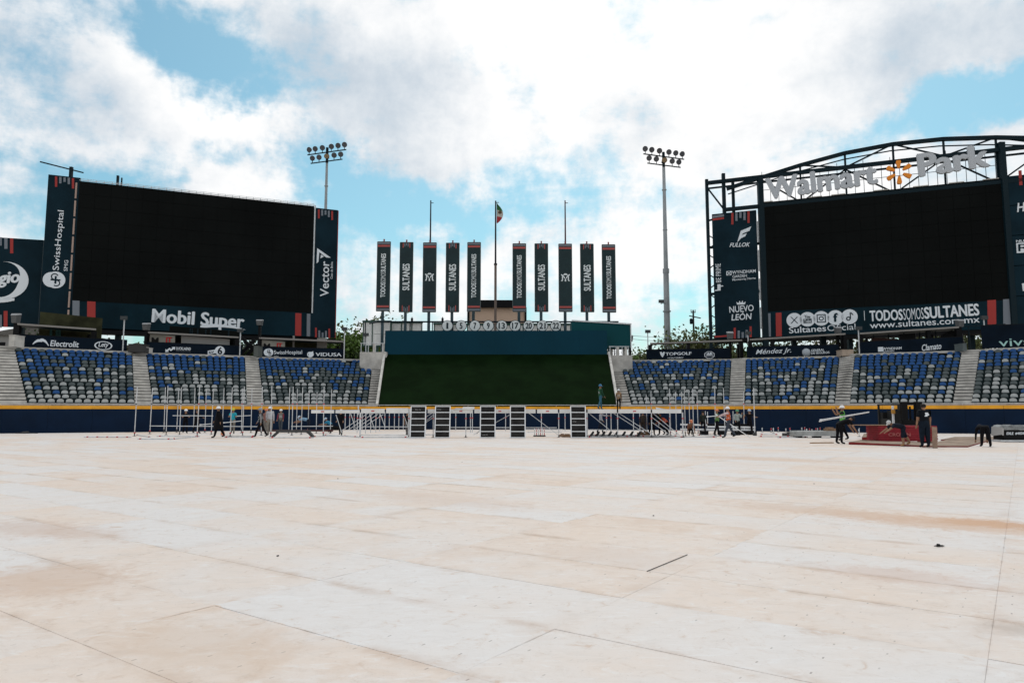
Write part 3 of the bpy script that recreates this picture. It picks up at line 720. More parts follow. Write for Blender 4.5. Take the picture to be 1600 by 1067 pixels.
for j in range(4):
    mb=MB(); q=PR.uv(1190,340+45*j); mb.beam(PR.P(ru0-.3,q.y-3.0,-.1),PR.P(ru0-.3,q.y-.4,-.1),.14); mb.build('trim',alum,RB)
mb=MB(); mb.beam(PR.P(ru1+.35,rv0-1.8,.0),PR.P(ru1+.35,rv1-.2,.0),.10); mb.build('trim',alum,RB)
mb=MB(); 
for i in (0,.22,.32,.5,.66,.8,.93): mb.beam(PR.P(ru0+(ru1-ru0)*i,rv1+.06,.02),PR.P(ru0+(ru1-ru0)*(i+.06),rv1+.06,.02),.10)
mb.build('top_trim',mat('pale_trim',(.5,.47,.42),.7),RB)
# truss (two planes deep)
def S(par,a,b_,wd=.3,w=-.15,name='truss_member',m=steel):
    A=PR.uv(*a);B=PR.uv(*b_); mb=MB(); mb.beam(PR.P(A.x,A.y,w),PR.P(B.x,B.y,w),wd); return mb.build(name,m,par)
ARCH=[(1135,295),(1188,277.5),(1250,258),(1320,239),(1395,225),(1474,217),(1556,214.5),(1640,216)]
au=[PR.uv(*p) for p in ARCH]
for a,c in zip(au,au[1:]):
    for w in(-.15,-2.4):
        mb=MB(); mb.beam(PR.P(a.x,a.y,w),PR.P(c.x,c.y,w),.40 if w>-1 else .12); mb.build('arch_chord',steel,RB)
yb=lambda x:PR.uv(1188,325).y
v_b=PR.uv(1186,324).y+.15; v_m=(PR.uv(1188,283).y+PR.uv(1565,226).y)/2
v_l=PR.uv(1108,302).y
uL=PR.uv(1107,400).x; uL2=PR.uv(1131,310).x
def SU(a,b_,wd=.3,w=-.15,name='truss_member'):
    mb=MB(); mb.beam(PR.P(a[0],a[1],w),PR.P(b_[0],b_[1],w),wd); mb.build(name,steel,RB)
uE=au[-1].x
SU((uL,v_m),(uE,v_m),.42); SU((uL2,v_b),(uE,v_b),.42)
SU((uL,v_m,),(uE,v_m),.2,-2.4); 
nodes=au[1:]
for i,a in enumerate(nodes): SU((a.x,v_m if i else v_m),(a.x,a.y),.18); SU((a.x,v_b),(a.x,v_m),.16,-.25)
for i,(a,c) in enumerate(zip(nodes,nodes[1:])):
    if i%2==0: SU((a.x,v_m),(c.x,c.y),.16); 
    else: SU((a.x,a.y),(c.x,v_m),.16)
    if i%2==0: SU((a.x,v_m-.2),(c.x,v_b),.16,-.3)
    else: SU((a.x,v_b),(c.x,v_m-.2),.16,-.3)
# left end frame
hT=v_m+.5
a=PR.uv(1107,528)
for (u,w,t,wd) in ((uL,-.2,hT,.34),(uL2,-.2,v_m+1.0,.38),(uL2+1.0,-1.8,v_m+.3,.32),(PR.uv(1188,300).x,-.1,PR.uv(1187,281).y+.3,.6),(PR.uv(1565,240).x,-.1,PR.uv(1561,223).y,.6)):
    bt=PR.P(u,0,w); lo=-9.0 if u==uL else (v_b-1 if u in(uL2,uL2+1.0) else -9.0)
    mb=MB(); mb.beam(PR.P(u,lo,w),PR.P(u,t,w),wd); mb.build('post',steel,RB)
SU((uL,v_m-.5),(uL2,v_b),.2); SU((uL,v_b-1.2),(uL2,v_b-.8),.2)
for i in range(7): 
    z=v_b-3-2.5*i; SU((uL,z),(uL+1.2,z-.9),.12); SU((uL,z-1.8),(uL+1.2,z-.9),.12)
mb=MB()
for i in range(7):
    u=3+i*(ru1+6)/6; mb.beam(PR.P(u,-9.5,-2.4),PR.P(u,v_b,-2.4),.5)
for z in(.1,6,12): mb.beam(PR.P(uL,z,-2.4),PR.P(cu1,z,-2.4),.3)
mb.build('support_frame',steel,RB)
mb=MB(); mb.prism(PR,[(0,-.45),(cu1,-.45),(cu1,-.02),(0,-.02)],-1.6,-.1); mb.build('catwalk_box',black,RB)
# sign letters on a thin grid
txt('Walmart',PR,(1198,314),(1372,288.5),(1196,281),lgrey,RB,bold=.042,d=.35,w0=.1)
txt('Park',PR,(1435,278.5),(1546.5,262),(1432,243),lgrey,RB,bold=.042,d=.35,w0=.1)
mb=MB(); g0=PR.uv(1192,320); g1=PR.uv(1556,270)
for vv in (.35,1.9,3.4): 
    mb.beam(PR.P(g0.x,v_b+vv,.05),PR.P(g1.x,v_b+vv,.05),.05)
for i in range(27):
    u=g0.x+(g1.x-g0.x)*i/26; mb.beam(PR.P(u,v_b+.1,.05),PR.P(u,v_b+3.4+ (.8 if i%3==0 else 0),.05),.045)
mb.build('sign_grid',steel,RB)
mb=MB(); c=PR.uv(1404,270.5); Rr=(PR.uv(1404,252.5).y-PR.uv(1404,289.5).y)/2
for i in range(6):
    t=math.pi/2+i*math.pi/3; d_=Vector((math.cos(t),math.sin(t))); n_=Vector((-d_.y,d_.x)); 
    pts_=[]
    for (rr_,ww) in ((.34,.07),(.55,.13),(.85,.185),(.97,.15),(1.0,.07)): pts_.append((rr_,ww))
    poly=[c+d_*Rr*a_+n_*Rr*w_ for a_,w_ in pts_]+[c+d_*Rr*a_-n_*Rr*w_ for a_,w_ in reversed(pts_)]
    mb2=MB(); mb2.prism(PR,[tuple(p) for p in poly][::-1],.1,.4); mb2.build('spark_petal',orange,RB)
# banner content
bars(PR,RB,1157,lambda x:333-(x-1145)*.1,1,[18,13,9,13,18],6.3,3.4)
bars(PR,RB,1160.5,lambda x:529-(x-1148)*.08,0,[17,12,9,12,17],6.2,3.4,False)
quad_on(PR,[(1113.5,345),(1131.5,342.5),(1131,339.5),(1113,342)],.03,.055,red,RB,'stripe')
quad_on(PR,[(1113.5,341),(1131.5,338.5),(1131,335),(1113,337.5)],.03,.055,grey,RB,'stripe')
quad_on(PR,[(1116.5,527.5),(1137,526),(1137,523.5),(1116.5,525)],.03,.055,red,RB,'stripe')
mb=MB()
mb.prism(PR,[tuple(PR.uv(*p)) for p in((1152,379),(1157.5,361),(1174,354),(1171,361),(1160.5,365),(1159.5,367.5),(1167,364.5),(1164.5,369.5),(1158,372.5))],.03,.07); mb.build('emblem',white,RB)
txt('FULLOK',PR,(1140,386.5),(1172,385.5),(1141,380),white,RB,bold=.02,shear=.3,w0=.03)
txt('WYNDHAM',PR,(1144,428.5),(1181,426),(1144,423.5),white,RB,bold=.01,w0=.03)
txt('GARDEN',PR,(1144.5,434.5),(1167,433),(1144.5,430.2),white,RB,bold=.005,w0=.03)
txt('Monterrey Norte',PR,(1144.5,440),(1181,437),(1144.5,435.8),white,RB,bold=.005,w0=.03)
quad_on(PR,[(1135,430.5),(1143,430),(1143,423.5),(1135,424)],.03,.06,white,RB,'emblem'); mb=MB(); ring(mb,PR,PR.uv(1139,427),.12,.22,.06,.075,10); mb.build('emblem_mark',navyl,RB)
txt('BE PRIME',PR,(1127,441),(1126,412),(1119,441),white,RB,bold=.0,w0=.03)
quad_on(PR,[(1116,455),(1126,454),(1126,452),(1118,453)],.03,.06,white,RB,'emblem');quad_on(PR,[(1121,453),(1126,452.5),(1126,444),(1121,444.5)],.03,.065,white,RB,'emblem');quad_on(PR,[(1126,448),(1130,447.5),(1130,446),(1126,446.5)],.03,.06,white,RB,'emblem')
txt('NUEVO',PR,(1140,489),(1178,486),(1140,479),white,RB,bold=.015,w0=.03)
txt('LEÓN',PR,(1143,501),(1175,499),(1143,488.8),white,RB,bold=.02,shear=.15,w0=.03)
mb=MB(); q=PR.uv(1158,476)
mb.prism(PR,[(q.x-.45,q.y),(q.x+.45,q.y),(q.x+.55,q.y+.35),(q.x+.25,q.y+.18),(q.x+.2,q.y+.5),(q.x,q.y+.2),(q.x-.2,q.y+.5),(q.x-.25,q.y+.18),(q.x-.55,q.y+.35)],.03,.06); mb.build('emblem',white,RB)
for (x0,x1,m) in ((1195,1204,grey),(1212,1221,red),(1542.5,1556,red),(1567,1580,grey)):
    f=lambda x:489.5-(x-1193)*.0594; g_=lambda x:526.5-(x-1194)*.0355
    quad_on(PR,[(x0+.6,g_(x0)-.3),(x1+.6,g_(x1)-.3),(x1,f(x1)+.6),(x0,f(x0)+.6)],.03,.055,m,RB,'stripe')
for i,x in enumerate((1241,1261.6,1283.2,1305.2,1327.2)):
    c=PR.uv(x,500.3-i*1.35); r_=.86
    mb=MB(); mb.prism(PR,disc_uv(c,r_,22),.03,.07); mb.build('icon_disc',white,RB)
    ink=navy
    mb=MB(); 
    if i==0:
        for s_ in(1,-1): mb.prism(PR,[(c.x-s_*.36-.06,c.y-.4),(c.x-s_*.36+.06,c.y-.4),(c.x+s_*.36+.06,c.y+.4),(c.x+s_*.36-.06,c.y+.4)],.07,.08+.004*s_)
    elif i==1:
        mb.prism(PR,[(c.x-.45,c.y-.45),(c.x+.45,c.y-.45),(c.x+.45,c.y+.05),(c.x-.45,c.y+.05)],.07,.085)
    elif i==2:
        ring(mb,PR,c,.17,.27,.07,.085,14)
        for p0_,p1_ in (((-.48,-.48),(.48,-.38)),((-.48,.38),(.48,.48)),((-.48,-.38),(-.38,.38)),((.38,-.38),(.48,.38))): mb.prism(PR,[(c.x+p0_[0],c.y+p0_[1]),(c.x+p1_[0],c.y+p0_[1]),(c.x+p1_[0],c.y+p1_[1]),(c.x+p0_[0],c.y+p1_[1])],.07,.085)
    mb.prism(PR,disc_uv((c.x+.28,c.y+.28),.05,6),.07,.083)
    mb.build('icon_mark',ink,RB)
    if i==1: 
        txt('You',PR,(c.x-.3,c.y+.12),(c.x+.3,c.y+.12),(c.x-.3,c.y+.5),ink,RB,w0=.06,uv=True,bold=.01); txt('Tube',PR,(c.x-.38,c.y-.38),(c.x+.38,c.y-.38),(c.x-.38,c.y+.0),white,RB,w0=.08,d=.02,uv=True)
    if i==3: txt('f',PR,(c.x-.22,c.y-.5),(c.x+.25,c.y-.5),(c.x-.22,c.y+.52),ink,RB,w0=.065,d=.03,uv=True,bold=.04)
    if i==4: 
        mb=MB(); ring(mb,PR,(c.x-.12,c.y-.22),.12,.25,.07,.085,12); mb.prism(PR,[(c.x+.04,c.y-.25),(c.x+.15,c.y-.25),(c.x+.15,c.y+.5),(c.x+.04,c.y+.5)],.07,.087); mb.prism(PR,[(c.x+.15,c.y+.36),(c.x+.4,c.y+.12),(c.x+.4,c.y+.26),(c.x+.2,c.y+.5)],.07,.086); mb.build('icon_mark',ink,RB)
txt('Sultanes',PR,(1233,521),(1291,517.5),(1233,511.5),white,RB,bold=.012,w0=.03)
txt('Oficial',PR,(1293,517.5),(1337,515),(1293,508),white,RB,bold=-.004,w0=.03)
mb=MB(); c=PR.uv(1349,494); mb.beam(PR.P(c.x+.1,c.y-.5,.05),PR.P(c.x+.1,c.y+.6,.05),.05); mb.build('thin_mark',white,RB)
txt('TODOS',PR,(1359,502.5),(1411,500.2),(1359,485.5),white,RB,bold=.036,w0=.03)
txt('SOMOS',PR,(1412,500.2),(1443.5,498.5),(1412,482.5),white,RB,bold=-.004,w0=.03)
txt('SULTANES',PR,(1444.5,498.5),(1530.5,493),(1444.5,480),white,RB,bold=.036,w0=.03)
txt('www.sultanes.com.mx',PR,(1359.5,513.5),(1531,504),(1359.5,503.6),white,RB,bold=.006,w0=.03)
quad_on(PR,[(1592.5,290),(1597.5,289.6),(1596,266.5),(1591,267)],.03,.06,red,RB,'stripe')
txt('H-E-B',PR,(1589,332),(1632,326),(1589,318),white,RB,bold=.02,shear=.25,w0=.03)
txt('NLBM',PR,(1587.5,379),(1610,377.5),(1587.5,375.5),white,RB,bold=.02,w0=.03)
rect_on(PR,(1588,396),(1612,394),(1612,378.5),(1588,380),.03,.06,white,RB,'emblem')
txt('R',PR,(1591,393),(1609,392),(1591,382),navyl,RB,bold=.0,w0=.05)
txt('M',PR,(1598,455),(1618,453),(1598,443),white,RB,bold=.03,w0=.03)

# ================================================================ BANNERS, FLAGPOLES, NUMBER DISCS
YB=80.0
polem=mat('banner_pole',(.03,.06,.075),.6,var=.3,vscale=2)
NAMES=['leftmost','second','third','fourth','fifth','sixth','seventh','eighth','ninth','rightmost']
BX=[(599,378,485.5,'A'),(634.5,379,487,'B'),(671,379.5,487,'M'),(707,380,487,'B'),(740.5,379,486,'A'),(811.5,381,486.5,'A'),(846,381,486.5,'B'),(883.5,381.5,486.5,'M'),(917.5,381.5,487,'B'),(951.5,382.5,487.5,'A')]
wh_={'A':'dark vertical banner with long narrow white wording','B':'dark vertical banner with large white wording','M':'dark vertical banner with white M emblem'}
for k,(cx,ty,by,ty_) in enumerate(BX):
    pt=on_y(cx,by,YB); tp=on_y(cx,ty,YB); zz0=pt.z; zz1=tp.z; X=(pt.x+tp.x)/2; W=1.46
    be_=empty('vertical_banner',(X,YB+.5,0),f"{wh_[ty_]}, {NAMES[k]} in the row of ten",'banner','vertical banners standing in a row above the teal wall')
    pl=Plane((X-W/2,YB,zz0),(X+W/2,YB,zz0)); H=zz1-zz0
    mb=MB(); mb.prism(pl,[(0,0),(W,0),(W,H),(0,H)],-.16,.0); mb.build('cloth',mat('banner_teal_black',(.010,.028,.032),.65,var=.2,vscale=.7),be_)
    mb=MB()
    for x_ in(-.02,W+.02): mb.beam(pl.P(x_,-.03,-.08),pl.P(x_,H+.03,-.08),.07)
    mb.beam(pl.P(0,-.03,-.08),pl.P(W,-.03,-.08),.07); mb.beam(pl.P(0,H+.03,-.08),pl.P(W,H+.03,-.08),.07)
    for j in range(8): mb.tube(pl.P(-.02,H*(j+.5)/8,-.02),pl.P(.02,H*(j+.5)/8,.02),.04,4)
    mb.build('frame',mat('banner_frame_grey',(.15,.17,.17),.5),be_)
    mb=MB(); mb.tube((X-.05,YB+.25,-.3),(X-.05,YB+.25,zz1+.1),.17,8); mb.build('pole',polem,be_)
    mb=MB(); mb.tube((X,YB+.1,zz1),(X,YB+.1,zz1+.25),.08,6); mb.box((X,YB+.1,zz1+.28),(.16,.16,.1)); mb.build('finial',mat('finial_red',(.25,.03,.03),.5),be_)
    R4=lambda u0,u1,v0,v1,m,n='stripe':(lambda q:(q.prism(pl,[(u0,v0),(u1,v0),(u1,v1),(u0,v1)],.0,.02),q.build(n,m,be_)))(MB())
    bred=mat('banner_red',(.42,.085,.075),.6)
    if ty_ in 'AM':
        R4(.03,W-.03,H-.25,H-.06,grey); R4(.03,W-.03,H-.58,H-.36,bred); R4(.03,W-.03,.05,.24,grey); R4(.03,W-.03,.38,.60,bred)
    else:
        for j,(L,m) in enumerate(zip((.55,.42,.3,.42,.55),(bred,grey,grey,grey,bred))):
            u=W/2+(j-2)*.19; R4(u-.05,u+.05,H-L-.06,H-.06,m); R4(u-.05,u+.05,.06,.06+L*1.2,m)
    u0=(599,);
    if ty_=='A':
        for s_,a,c,bo in (('TODOS',.26,.455,.03),('SOMOS',.46,.585,-.005),('SULTANES',.59,.83,.03)):
            txt(s_,pl,(W*.68,H*(.19+(a-.26)*1.12)),(W*.68,H*(.19+(c-.26)*1.12)),(W*.30,H*.2),mat('banner_white',(.74,.79,.80),.6),be_,bold=bo,w0=.0,uv=True)
    elif ty_=='B':
        txt('SULTANES',pl,(W*.78,H*.305),(W*.78,H*.69),(W*.22,H*.3),mat('banner_white',(.74,.79,.80),.6),be_,bold=.03,w0=.0,uv=True)
    else:
        bw=mat('banner_white',(.74,.79,.80),.6); mb=MB(); c=(W/2,H*.5)
        for s_ in(-1,1):
            P4=[(.05,.02),(.30,.30),(.46,.40),(.52,.30),(.40,.20),(.40,-.25),(.52,-.42),(.34,-.42),(.27,-.25),(.28,.10),(.12,-.12)]
            mb.prism(pl,[(c[0]+s_*x_,c[1]+y_) for x_,y_ in (P4 if s_>0 else P4[::-1])],.0,.02+.003*s_)
        mb.prism(pl,[(c[0]-.09,c[1]-.45),(c[0]+.09,c[1]-.45),(c[0]+.05,c[1]-.1),(c[0]-.05,c[1]-.1)],.0,.024)
        mb.prism(pl,[(c[0]-.3,c[1]+.28),(c[0]+.3,c[1]+.28),(c[0]+.12,c[1]+.47),(c[0]-.12,c[1]+.47)],.0,.026); mb.build('emblem',bw,be_)
        px_=673 if cx<700 else 883; t_=on_y(px_,313,YB+.5)
        mb=MB(); mb.tube((t_.x,YB+.6,zz1-1),(t_.x,YB+.6,t_.z),.11,6,.075); mb.box((t_.x+.15,YB+.6,t_.z-.3),(.35,.06,.06)); mb.build('flagless_mast',mat('mast_dark',(.012,.012,.018),.6) if cx<700 else mat('mast_maroon',(.06,.012,.018),.6),be_)
# central flagpole
t=on_y(774.5,314,YB+1); t1_=on_y(774.5,413,YB+1)
fp=empty('flagpole',(t.x,YB+1,0),'tall bare-topped flagpole carrying the flag between the two banner groups','flagpole')
mb=MB(); mb.tube((t.x,YB+1,-.3),(t.x,YB+1,t1_.z),.16,8,.14); mb.build('lower_pole',mat('weathered_pole',(.16,.12,.10),.7),fp)
mb=MB(); mb.tube((t.x,YB+1,t1_.z),(t.x,YB+1,t.z),.11,8,.08); mb.box((t.x+.2,YB+1,t.z-.2),(.4,.06,.06)); mb.tube((t.x,YB+1,t1_.z-.1),(t.x,YB+1,t1_.z+.1),.19,8); mb.build('upper_pole',mat('mast_dark',(.012,.012,.018),.6),fp)
fg=empty('flag',(t.x+.1,YB+1,on_y(775,350,YB+1).z),'limp flag in green, white and red bands hanging at the top of the pole','flag')
fy=YB+1
fcols=[('green_band',(.03,.12,.035),0,.36),('white_band',(.50,.47,.42),.36,.68),('red_band',(.38,.035,.04),.68,1)]
zt_=on_y(775,316,fy).z; zb_=on_y(775,349,fy).z
for nm,c,a,d in fcols:
    mb=MB(); n=5;m_=4; vs=[]
    for i in range(n+1):
        s_=a+(d-a)*i/n
        for j in range(m_+1):
            q=j/m_; wdt=.75*math.sin(math.pi*min(1,(s_*.93+.05)))**.8; sl_=.15*q
            vs.append((t.x+.12+q*wdt,fy+.10*math.sin(q*5+s_*4),zt_+(zb_-zt_)*(s_*(1)+.0)-q*.35*(1-s_)))
    mb.add(vs,[(i*(m_+1)+j,i*(m_+1)+j+1,(i+1)*(m_+1)+j+1,(i+1)*(m_+1)+j) for i in range(n) for j in range(m_)])
    o=mb.build(nm,mat('flag_'+nm,c,.8),fg,smooth=True)
    if nm=='white_band':
        mb=MB(); q=Vector((t.x+.5,fy-.14,(zt_+zb_)/2+.02)); mb.lathe(q,[(.02,-.2),(.2,-.1),(.22,.05),(.05,.2)],8,Matrix.Diagonal((1,.15,1))); mb.build('emblem',mat('flag_emblem_brown',(.09,.06,.03),.8),fg)
# number discs
YD=75.0
nums=[('1',699),('5',720.5),('7',742),('9',763),('13',784),('17',805),('20',826),('21',847.5),('22',868.5)]
discw=mat('disc_white',(.66,.70,.70),.5); inkd=mat('disc_ink',(.008,.022,.03),.5)
for s_,px in nums:
    c=on_y(px,509,YD); r_=.60
    dd=empty('number_disc',(c.x,YD,c.z-r_),f'round white disc with dark number {"one five seven nine thirteen seventeen twenty twenty-one twenty-two".split()[[n[0] for n in nums].index(s_)]} on the teal wall','number disc','retired number discs along the top of the teal wall')
    pl=Plane((c.x-1,YD,c.z),(c.x+1,YD,c.z))
    mb=MB(); mb.prism(pl,disc_uv((1,0),r_,28),-.12,0); mb.build('rim',inkd,dd)
    mb=MB(); mb.prism(pl,disc_uv((1,0),r_*.90,28),.0,.03); mb.build('face',discw,dd)
    hw=.09 if s_=='1' else .15 if len(s_)==1 else .34
    txt(s_,pl,(1-hw,-.33),(1+hw,-.33),(1-hw,.33),inkd,dd,name='numeral',bold=.03,uv=True,w0=.02,d=.03)
    mb=MB(); mb.beam((c.x,YD+.08,z1-.3),(c.x,YD+.08,c.z),.1); mb.build('bracket',steel,dd)
rp=empty('disc_rail',on_y(783,507,YD+.3),'long thin pipe rail behind the number discs with two small uprights','rail')
a=on_y(585,504,YD+1.0); c=on_y(965,506,YD+1.0)
mb=MB(); mb.tube((a.x,YD+.35,a.z),(c.x,YD+.35,a.z),.09,6); mb.tube((a.x+7,YD+.35,a.z-1.0),(c.x-3,YD+.35,a.z-1.0),.05,5)
mb.tube((a.x+.5,YD+.35,a.z),(a.x,YD-1.5,a.z-.4),.09,5); mb.build('pipe',steel,rp)
for px in (570,640,675,707,760,800,840,875,900,925,960):
    q=on_y(px,506,YD); mb=MB(); mb.tube((q.x,YD+.35,z1-.6 if px>600 and px<949 else 0),(q.x,YD+.35,a.z),.06,5); mb.build('upright',steel,rp)
for px in(643,691): 
    q=on_y(px,499,YD); mb=MB(); mb.box((q.x,YD+.35,q.z),(.22,.2,.35)); mb.tube((q.x,YD+.35,q.z-.6),(q.x,YD+.35,q.z+.3),.05,5); mb.build('small_lamp',black,rp)
# digital clock
c=on_y(919.5,508.5,YD-.2)
dc=empty('scoreboard_clock',(c.x,YD-.2,c.z-.5),'small black digit board on the corner of the teal box','clock')
pl=Plane((c.x-1.02,YD-.2,c.z-.46),(c.x+1.02,YD-.2,c.z-.46))
mb=MB(); mb.prism(pl,[(0,0),(2.04,0),(2.04,.92),(0,.92)],-.2,0); mb.build('case',black,dc)
for i,u in enumerate((.16,.58,1.16,1.58)):
    mb=MB()
    for (x0_,y0_,x1_,y1_) in ((0,.0,.3,.04),(0,.30,.3,.34),(0,.60,.3,.64),(0,.0,.04,.64),(.26,.0,.3,.64)): mb.prism(pl,[(u+x0_,.14+y0_),(u+x1_,.14+y0_),(u+x1_,.14+y1_),(u+x0_,.14+y1_)],.0,.02+.001*x0_*10+.002*y0_)
    mb.build('digit',mat('unlit_digit',(.12,.13,.13),.5),dc)
mb=MB(); mb.beam((c.x,YD,z1-.5),(c.x,YD,c.z-.3),.15); mb.build('bracket',steel,dc)
# white panel board on the left of the teal wall, teal box on the right
YS=86.0
whm=mat('hoarding_white',(.78,.78,.76),.6,var=.18,vscale=.8)
grm=mat('hoarding_frame_green',(.02,.07,.055),.6)
def hoard(x0,x1,yt,yb,cells,label,m,Y=YS,rows=2):
    A=on_y(x0,yb,Y);B=on_y(x1,yb,Y);T=on_y(x0,yt,Y)
    e=empty('hoarding',((A.x+B.x)/2,Y,0),label,'hoarding'); H=T.z-A.z
    pl=Plane((A.x,Y,A.z),(B.x,Y,A.z)); W=B.x-A.x
    for i in range(cells):
        for j in range(rows):
            mb=MB(); mb.prism(pl,[(W*i/cells+.03,H*j/rows+.02),(W*(i+1)/cells-.03,H*j/rows+.02),(W*(i+1)/cells-.03,H*(j+1)/rows-.02),(W*i/cells+.03,H*(j+1)/rows-.02)],-.08,R.uniform(-.01,.01)); mb.build('panel',m,e)
    for i in range(cells+1):
        mb=MB(); mb.beam(pl.P(W*i/cells,-.05,.03),pl.P(W*i/cells,H+.1,.03),.11); mb.build('upright',grm,e)
    mb=MB(); mb.beam(pl.P(-.1,H+.1,.02),pl.P(W+.1,H+.1,.02),.22); mb.beam(pl.P(-.1,-.05,-.05),pl.P(W+.1,-.05,-.05),.16)
    for i in (0.15,.5,.85): mb.beam(Vector((A.x+W*i,Y+.35,-.3)),Vector((A.x+W*i,Y+.35,A.z+H)),.28)
    mb.build('frame',grm,e); return e
hoard(567,610,503.5,540,3,'white panelled hoarding with green uprights left of the teal wall',whm,86)
hoard(611,659,505,540,3,'lower white hoarding behind the top left corner of the teal wall',whm,87,1)
hoard(678,722,507,540,3,'low white hoarding behind the discs numbered 1 and 5',whm,87,1)
hoard(730,905,508,540,6,'long low white hoarding behind the discs numbered 7 to 22',whm,88,1)
A=on_y(935,556,74.6);B=on_y(985,543.5,74.6);T=on_y(985,507.5,74.6)
tb=empty('teal_box',((A.x+B.x)/2,75.5,0),'teal boxed structure on posts right of the teal wall','hut')
mb=MB(); mb.hexa([(A.x-2.8,74.4,B.z),(B.x,74.4,B.z),(B.x,76.6,B.z),(A.x-2.8,76.6,B.z)],[(A.x-2.8,74.4,T.z+.35),(B.x,74.4,T.z),(B.x,76.6,T.z),(A.x-2.8,76.6,T.z+.35)]); mb.build('box',tealb,tb)
mb=MB()
for x_ in(B.x-.5,B.x-1.9,A.x): mb.beam((x_,75.5,-.3),(x_,75.5,B.z),.3)
mb.build('legs',concrete,tb)
mb=MB(); mb.beam((A.x-2.8,74.35,T.z+.42),(B.x+.1,74.35,T.z+.05),.14); mb.beam((B.x+.03,74.35,B.z),(B.x+.03,74.35,T.z),.1); mb.build('trim',alum,tb)
for (x0,x1,yt,yb,lab,Y) in ((562,604,550,563,'pale concrete block with a handrail left of the green backdrop',72.5),(952,988,555,563,'pale concrete block with a handrail right of the green backdrop',73.0)):
    A=on_y(x0,yb,Y);B=on_y(x1,yt,Y)
    e=empty('concrete_block',((A.x+B.x)/2,Y+1,A.z),lab,'block')
    mb=MB(); mb.box(((A.x+B.x)/2,Y+1,(B.z)/2),(B.x-A.x,2,B.z)); mb.build('block',concrete,e)
    mb=MB(); mb.tube((A.x,Y+.1,B.z+.9),(B.x-.3,Y+.1,B.z+.9),.04,5)
    for i in range(4): x_=A.x+.1+(B.x-.5-A.x)*i/3; mb.tube((x_,Y+.1,B.z),(x_,Y+.1,B.z+.9),.04,5)
    mb.build('handrail',alum,e)
    mb=MB()
    for i in (.45,.8): x_=A.x+(B.x-A.x)*i; mb.beam((x_,Y+1.2,B.z),(x_,Y+1.2,B.z+.95),.24)
    mb.build('short_post',concrete,e)
# building behind
A=on_y(731,505,115);B=on_y(822,470,115);Bt=on_y(822,481,115)
e=empty('building',((A.x+B.x)/2,118,0),'beige flat-roofed building with a deep black fascia behind the banners','building')
mb=MB(); mb.box(((A.x+B.x)/2,120,Bt.z/2),(B.x-A.x-.3,10,Bt.z)); mb.build('wall',mat('wall_beige',(.62,.44,.33),.85,var=.1,vscale=.3),e)
mb=MB(); mb.box(((A.x+B.x)/2,119.8,(Bt.z+B.z)/2),(B.x-A.x,11.2,B.z-Bt.z)); mb.build('roof_fascia',black,e)
mb=MB()
for x_ in(A.x+.1,B.x-.1): mb.beam((x_,114.6,0),(x_,114.6,Bt.z),.35)
mb.beam((A.x,114.6,on_y(770,504,115).z-.5),(B.x,114.6,on_y(770,504,115).z-.5),.5); mb.build('pillar',black,e)
mb=MB(); q=on_y(796,503,114.6); mb.box((q.x,114.8,q.z-1),(2.4,.3,2)); mb.build('shaded_bay',black,e)  # black box stands in for the shade inside the bay
# ================================================================ LIGHT TOWERS
lampb=mat('lamp_bell',(.02,.018,.02),.4); lampf=mat('lamp_glass',(.10,.10,.11),.15); lampo=mat('lamp_glass_amber',(.30,.21,.12),.3)
galv=mat('pole_galvanised',(.34,.36,.37),.5,metal=.2,var=.15,vscale=.5)
def tower(px_top,py_top,px_base,Y,rows,lab,r0):
    t_=on_y(px_top,py_top,Y); X=t_.x
    e=empty('light_tower',(X,Y,0),lab,'light tower','stadium light towers')
    hs=.55; sgn=-1 if px_top<800 else 1
    axd=Vector((1,-.35*-sgn,0)).normalized()
    mb=MB(); mb.tube((X,Y,-.3),(X,Y,t_.z*.55),r0,10,r0*.72); mb.build('lower_mast',galv,e)
    mb=MB(); mb.tube((X,Y,t_.z*.55),(X,Y,t_.z-2.4),r0*.6,10,r0*.40)
    mb.build('upper_mast',galv,e)
    mb=MB(); mb.tube((X,Y,t_.z*.55-.3),(X,Y,t_.z*.55+.3),r0*.85,10)
    for q in(.2,.3,.4,.7,.85): mb.tube((X,Y,t_.z*q),(X,Y,t_.z*q+.15),r0*1.06 if q<.5 else r0*.62,10)
    mb.build('collar',galv,e)
    mb=MB(); mb.tube((X,Y,t_.z-2.5),(X,Y,t_.z-.2),.2,8); mb.box((X,Y,t_.z-1.6),(.5,.5,.3)); mb.build('mast_head',steel,e)
    for zo,offs in rows:
        z_=t_.z+zo; mb=MB(); w_=max(offs)+.25; w0_=min(offs)-.25
        mb.beam(Vector((X,Y-.3,z_))+axd*w0_,Vector((X,Y-.3,z_))+axd*w_,.13); mb.build('crossarm',steel,e)
        for k,o_ in enumerate(offs):
            c=Vector((X,Y-.4,z_+.72))+axd*o_
            aim=Vector((-X*.02+o_*.5+sgn*-.5*0,-3,-1.0)).normalized(); ax=aim.to_track_quat('Z','Y').to_matrix()
            fl_=mb=MB(); mb.lathe(c,[(.09,-.5),(.27,-.38),(.37,-.13),(.39,.0),(.36,.0)],12,ax); ob=mb.build('floodlight',lampb,e,smooth=False)
            mb=MB(); mb.lathe(c,[(.35,.005),(.33,.03)],12,ax); mb.build('lamp_glass',lampo if (len(offs)==5 and k==2) else lampf,ob)
            mb=MB(); mb.beam(Vector((c.x,c.y+.05,z_)),c-ax@Vector((0,0,.2)),.09); mb.build('yoke',steel,ob)
sp6=[-3.0,-1.95,-.72,.80,1.92,3.0]; sp5=[-2.4,-1.25,.06,1.30,2.4]
tower(511.5,229,511.5,100,[(-1.0,sp6),(-2.35,sp5)],'tall floodlight tower rising behind the end of the plain-framed screen',.42)
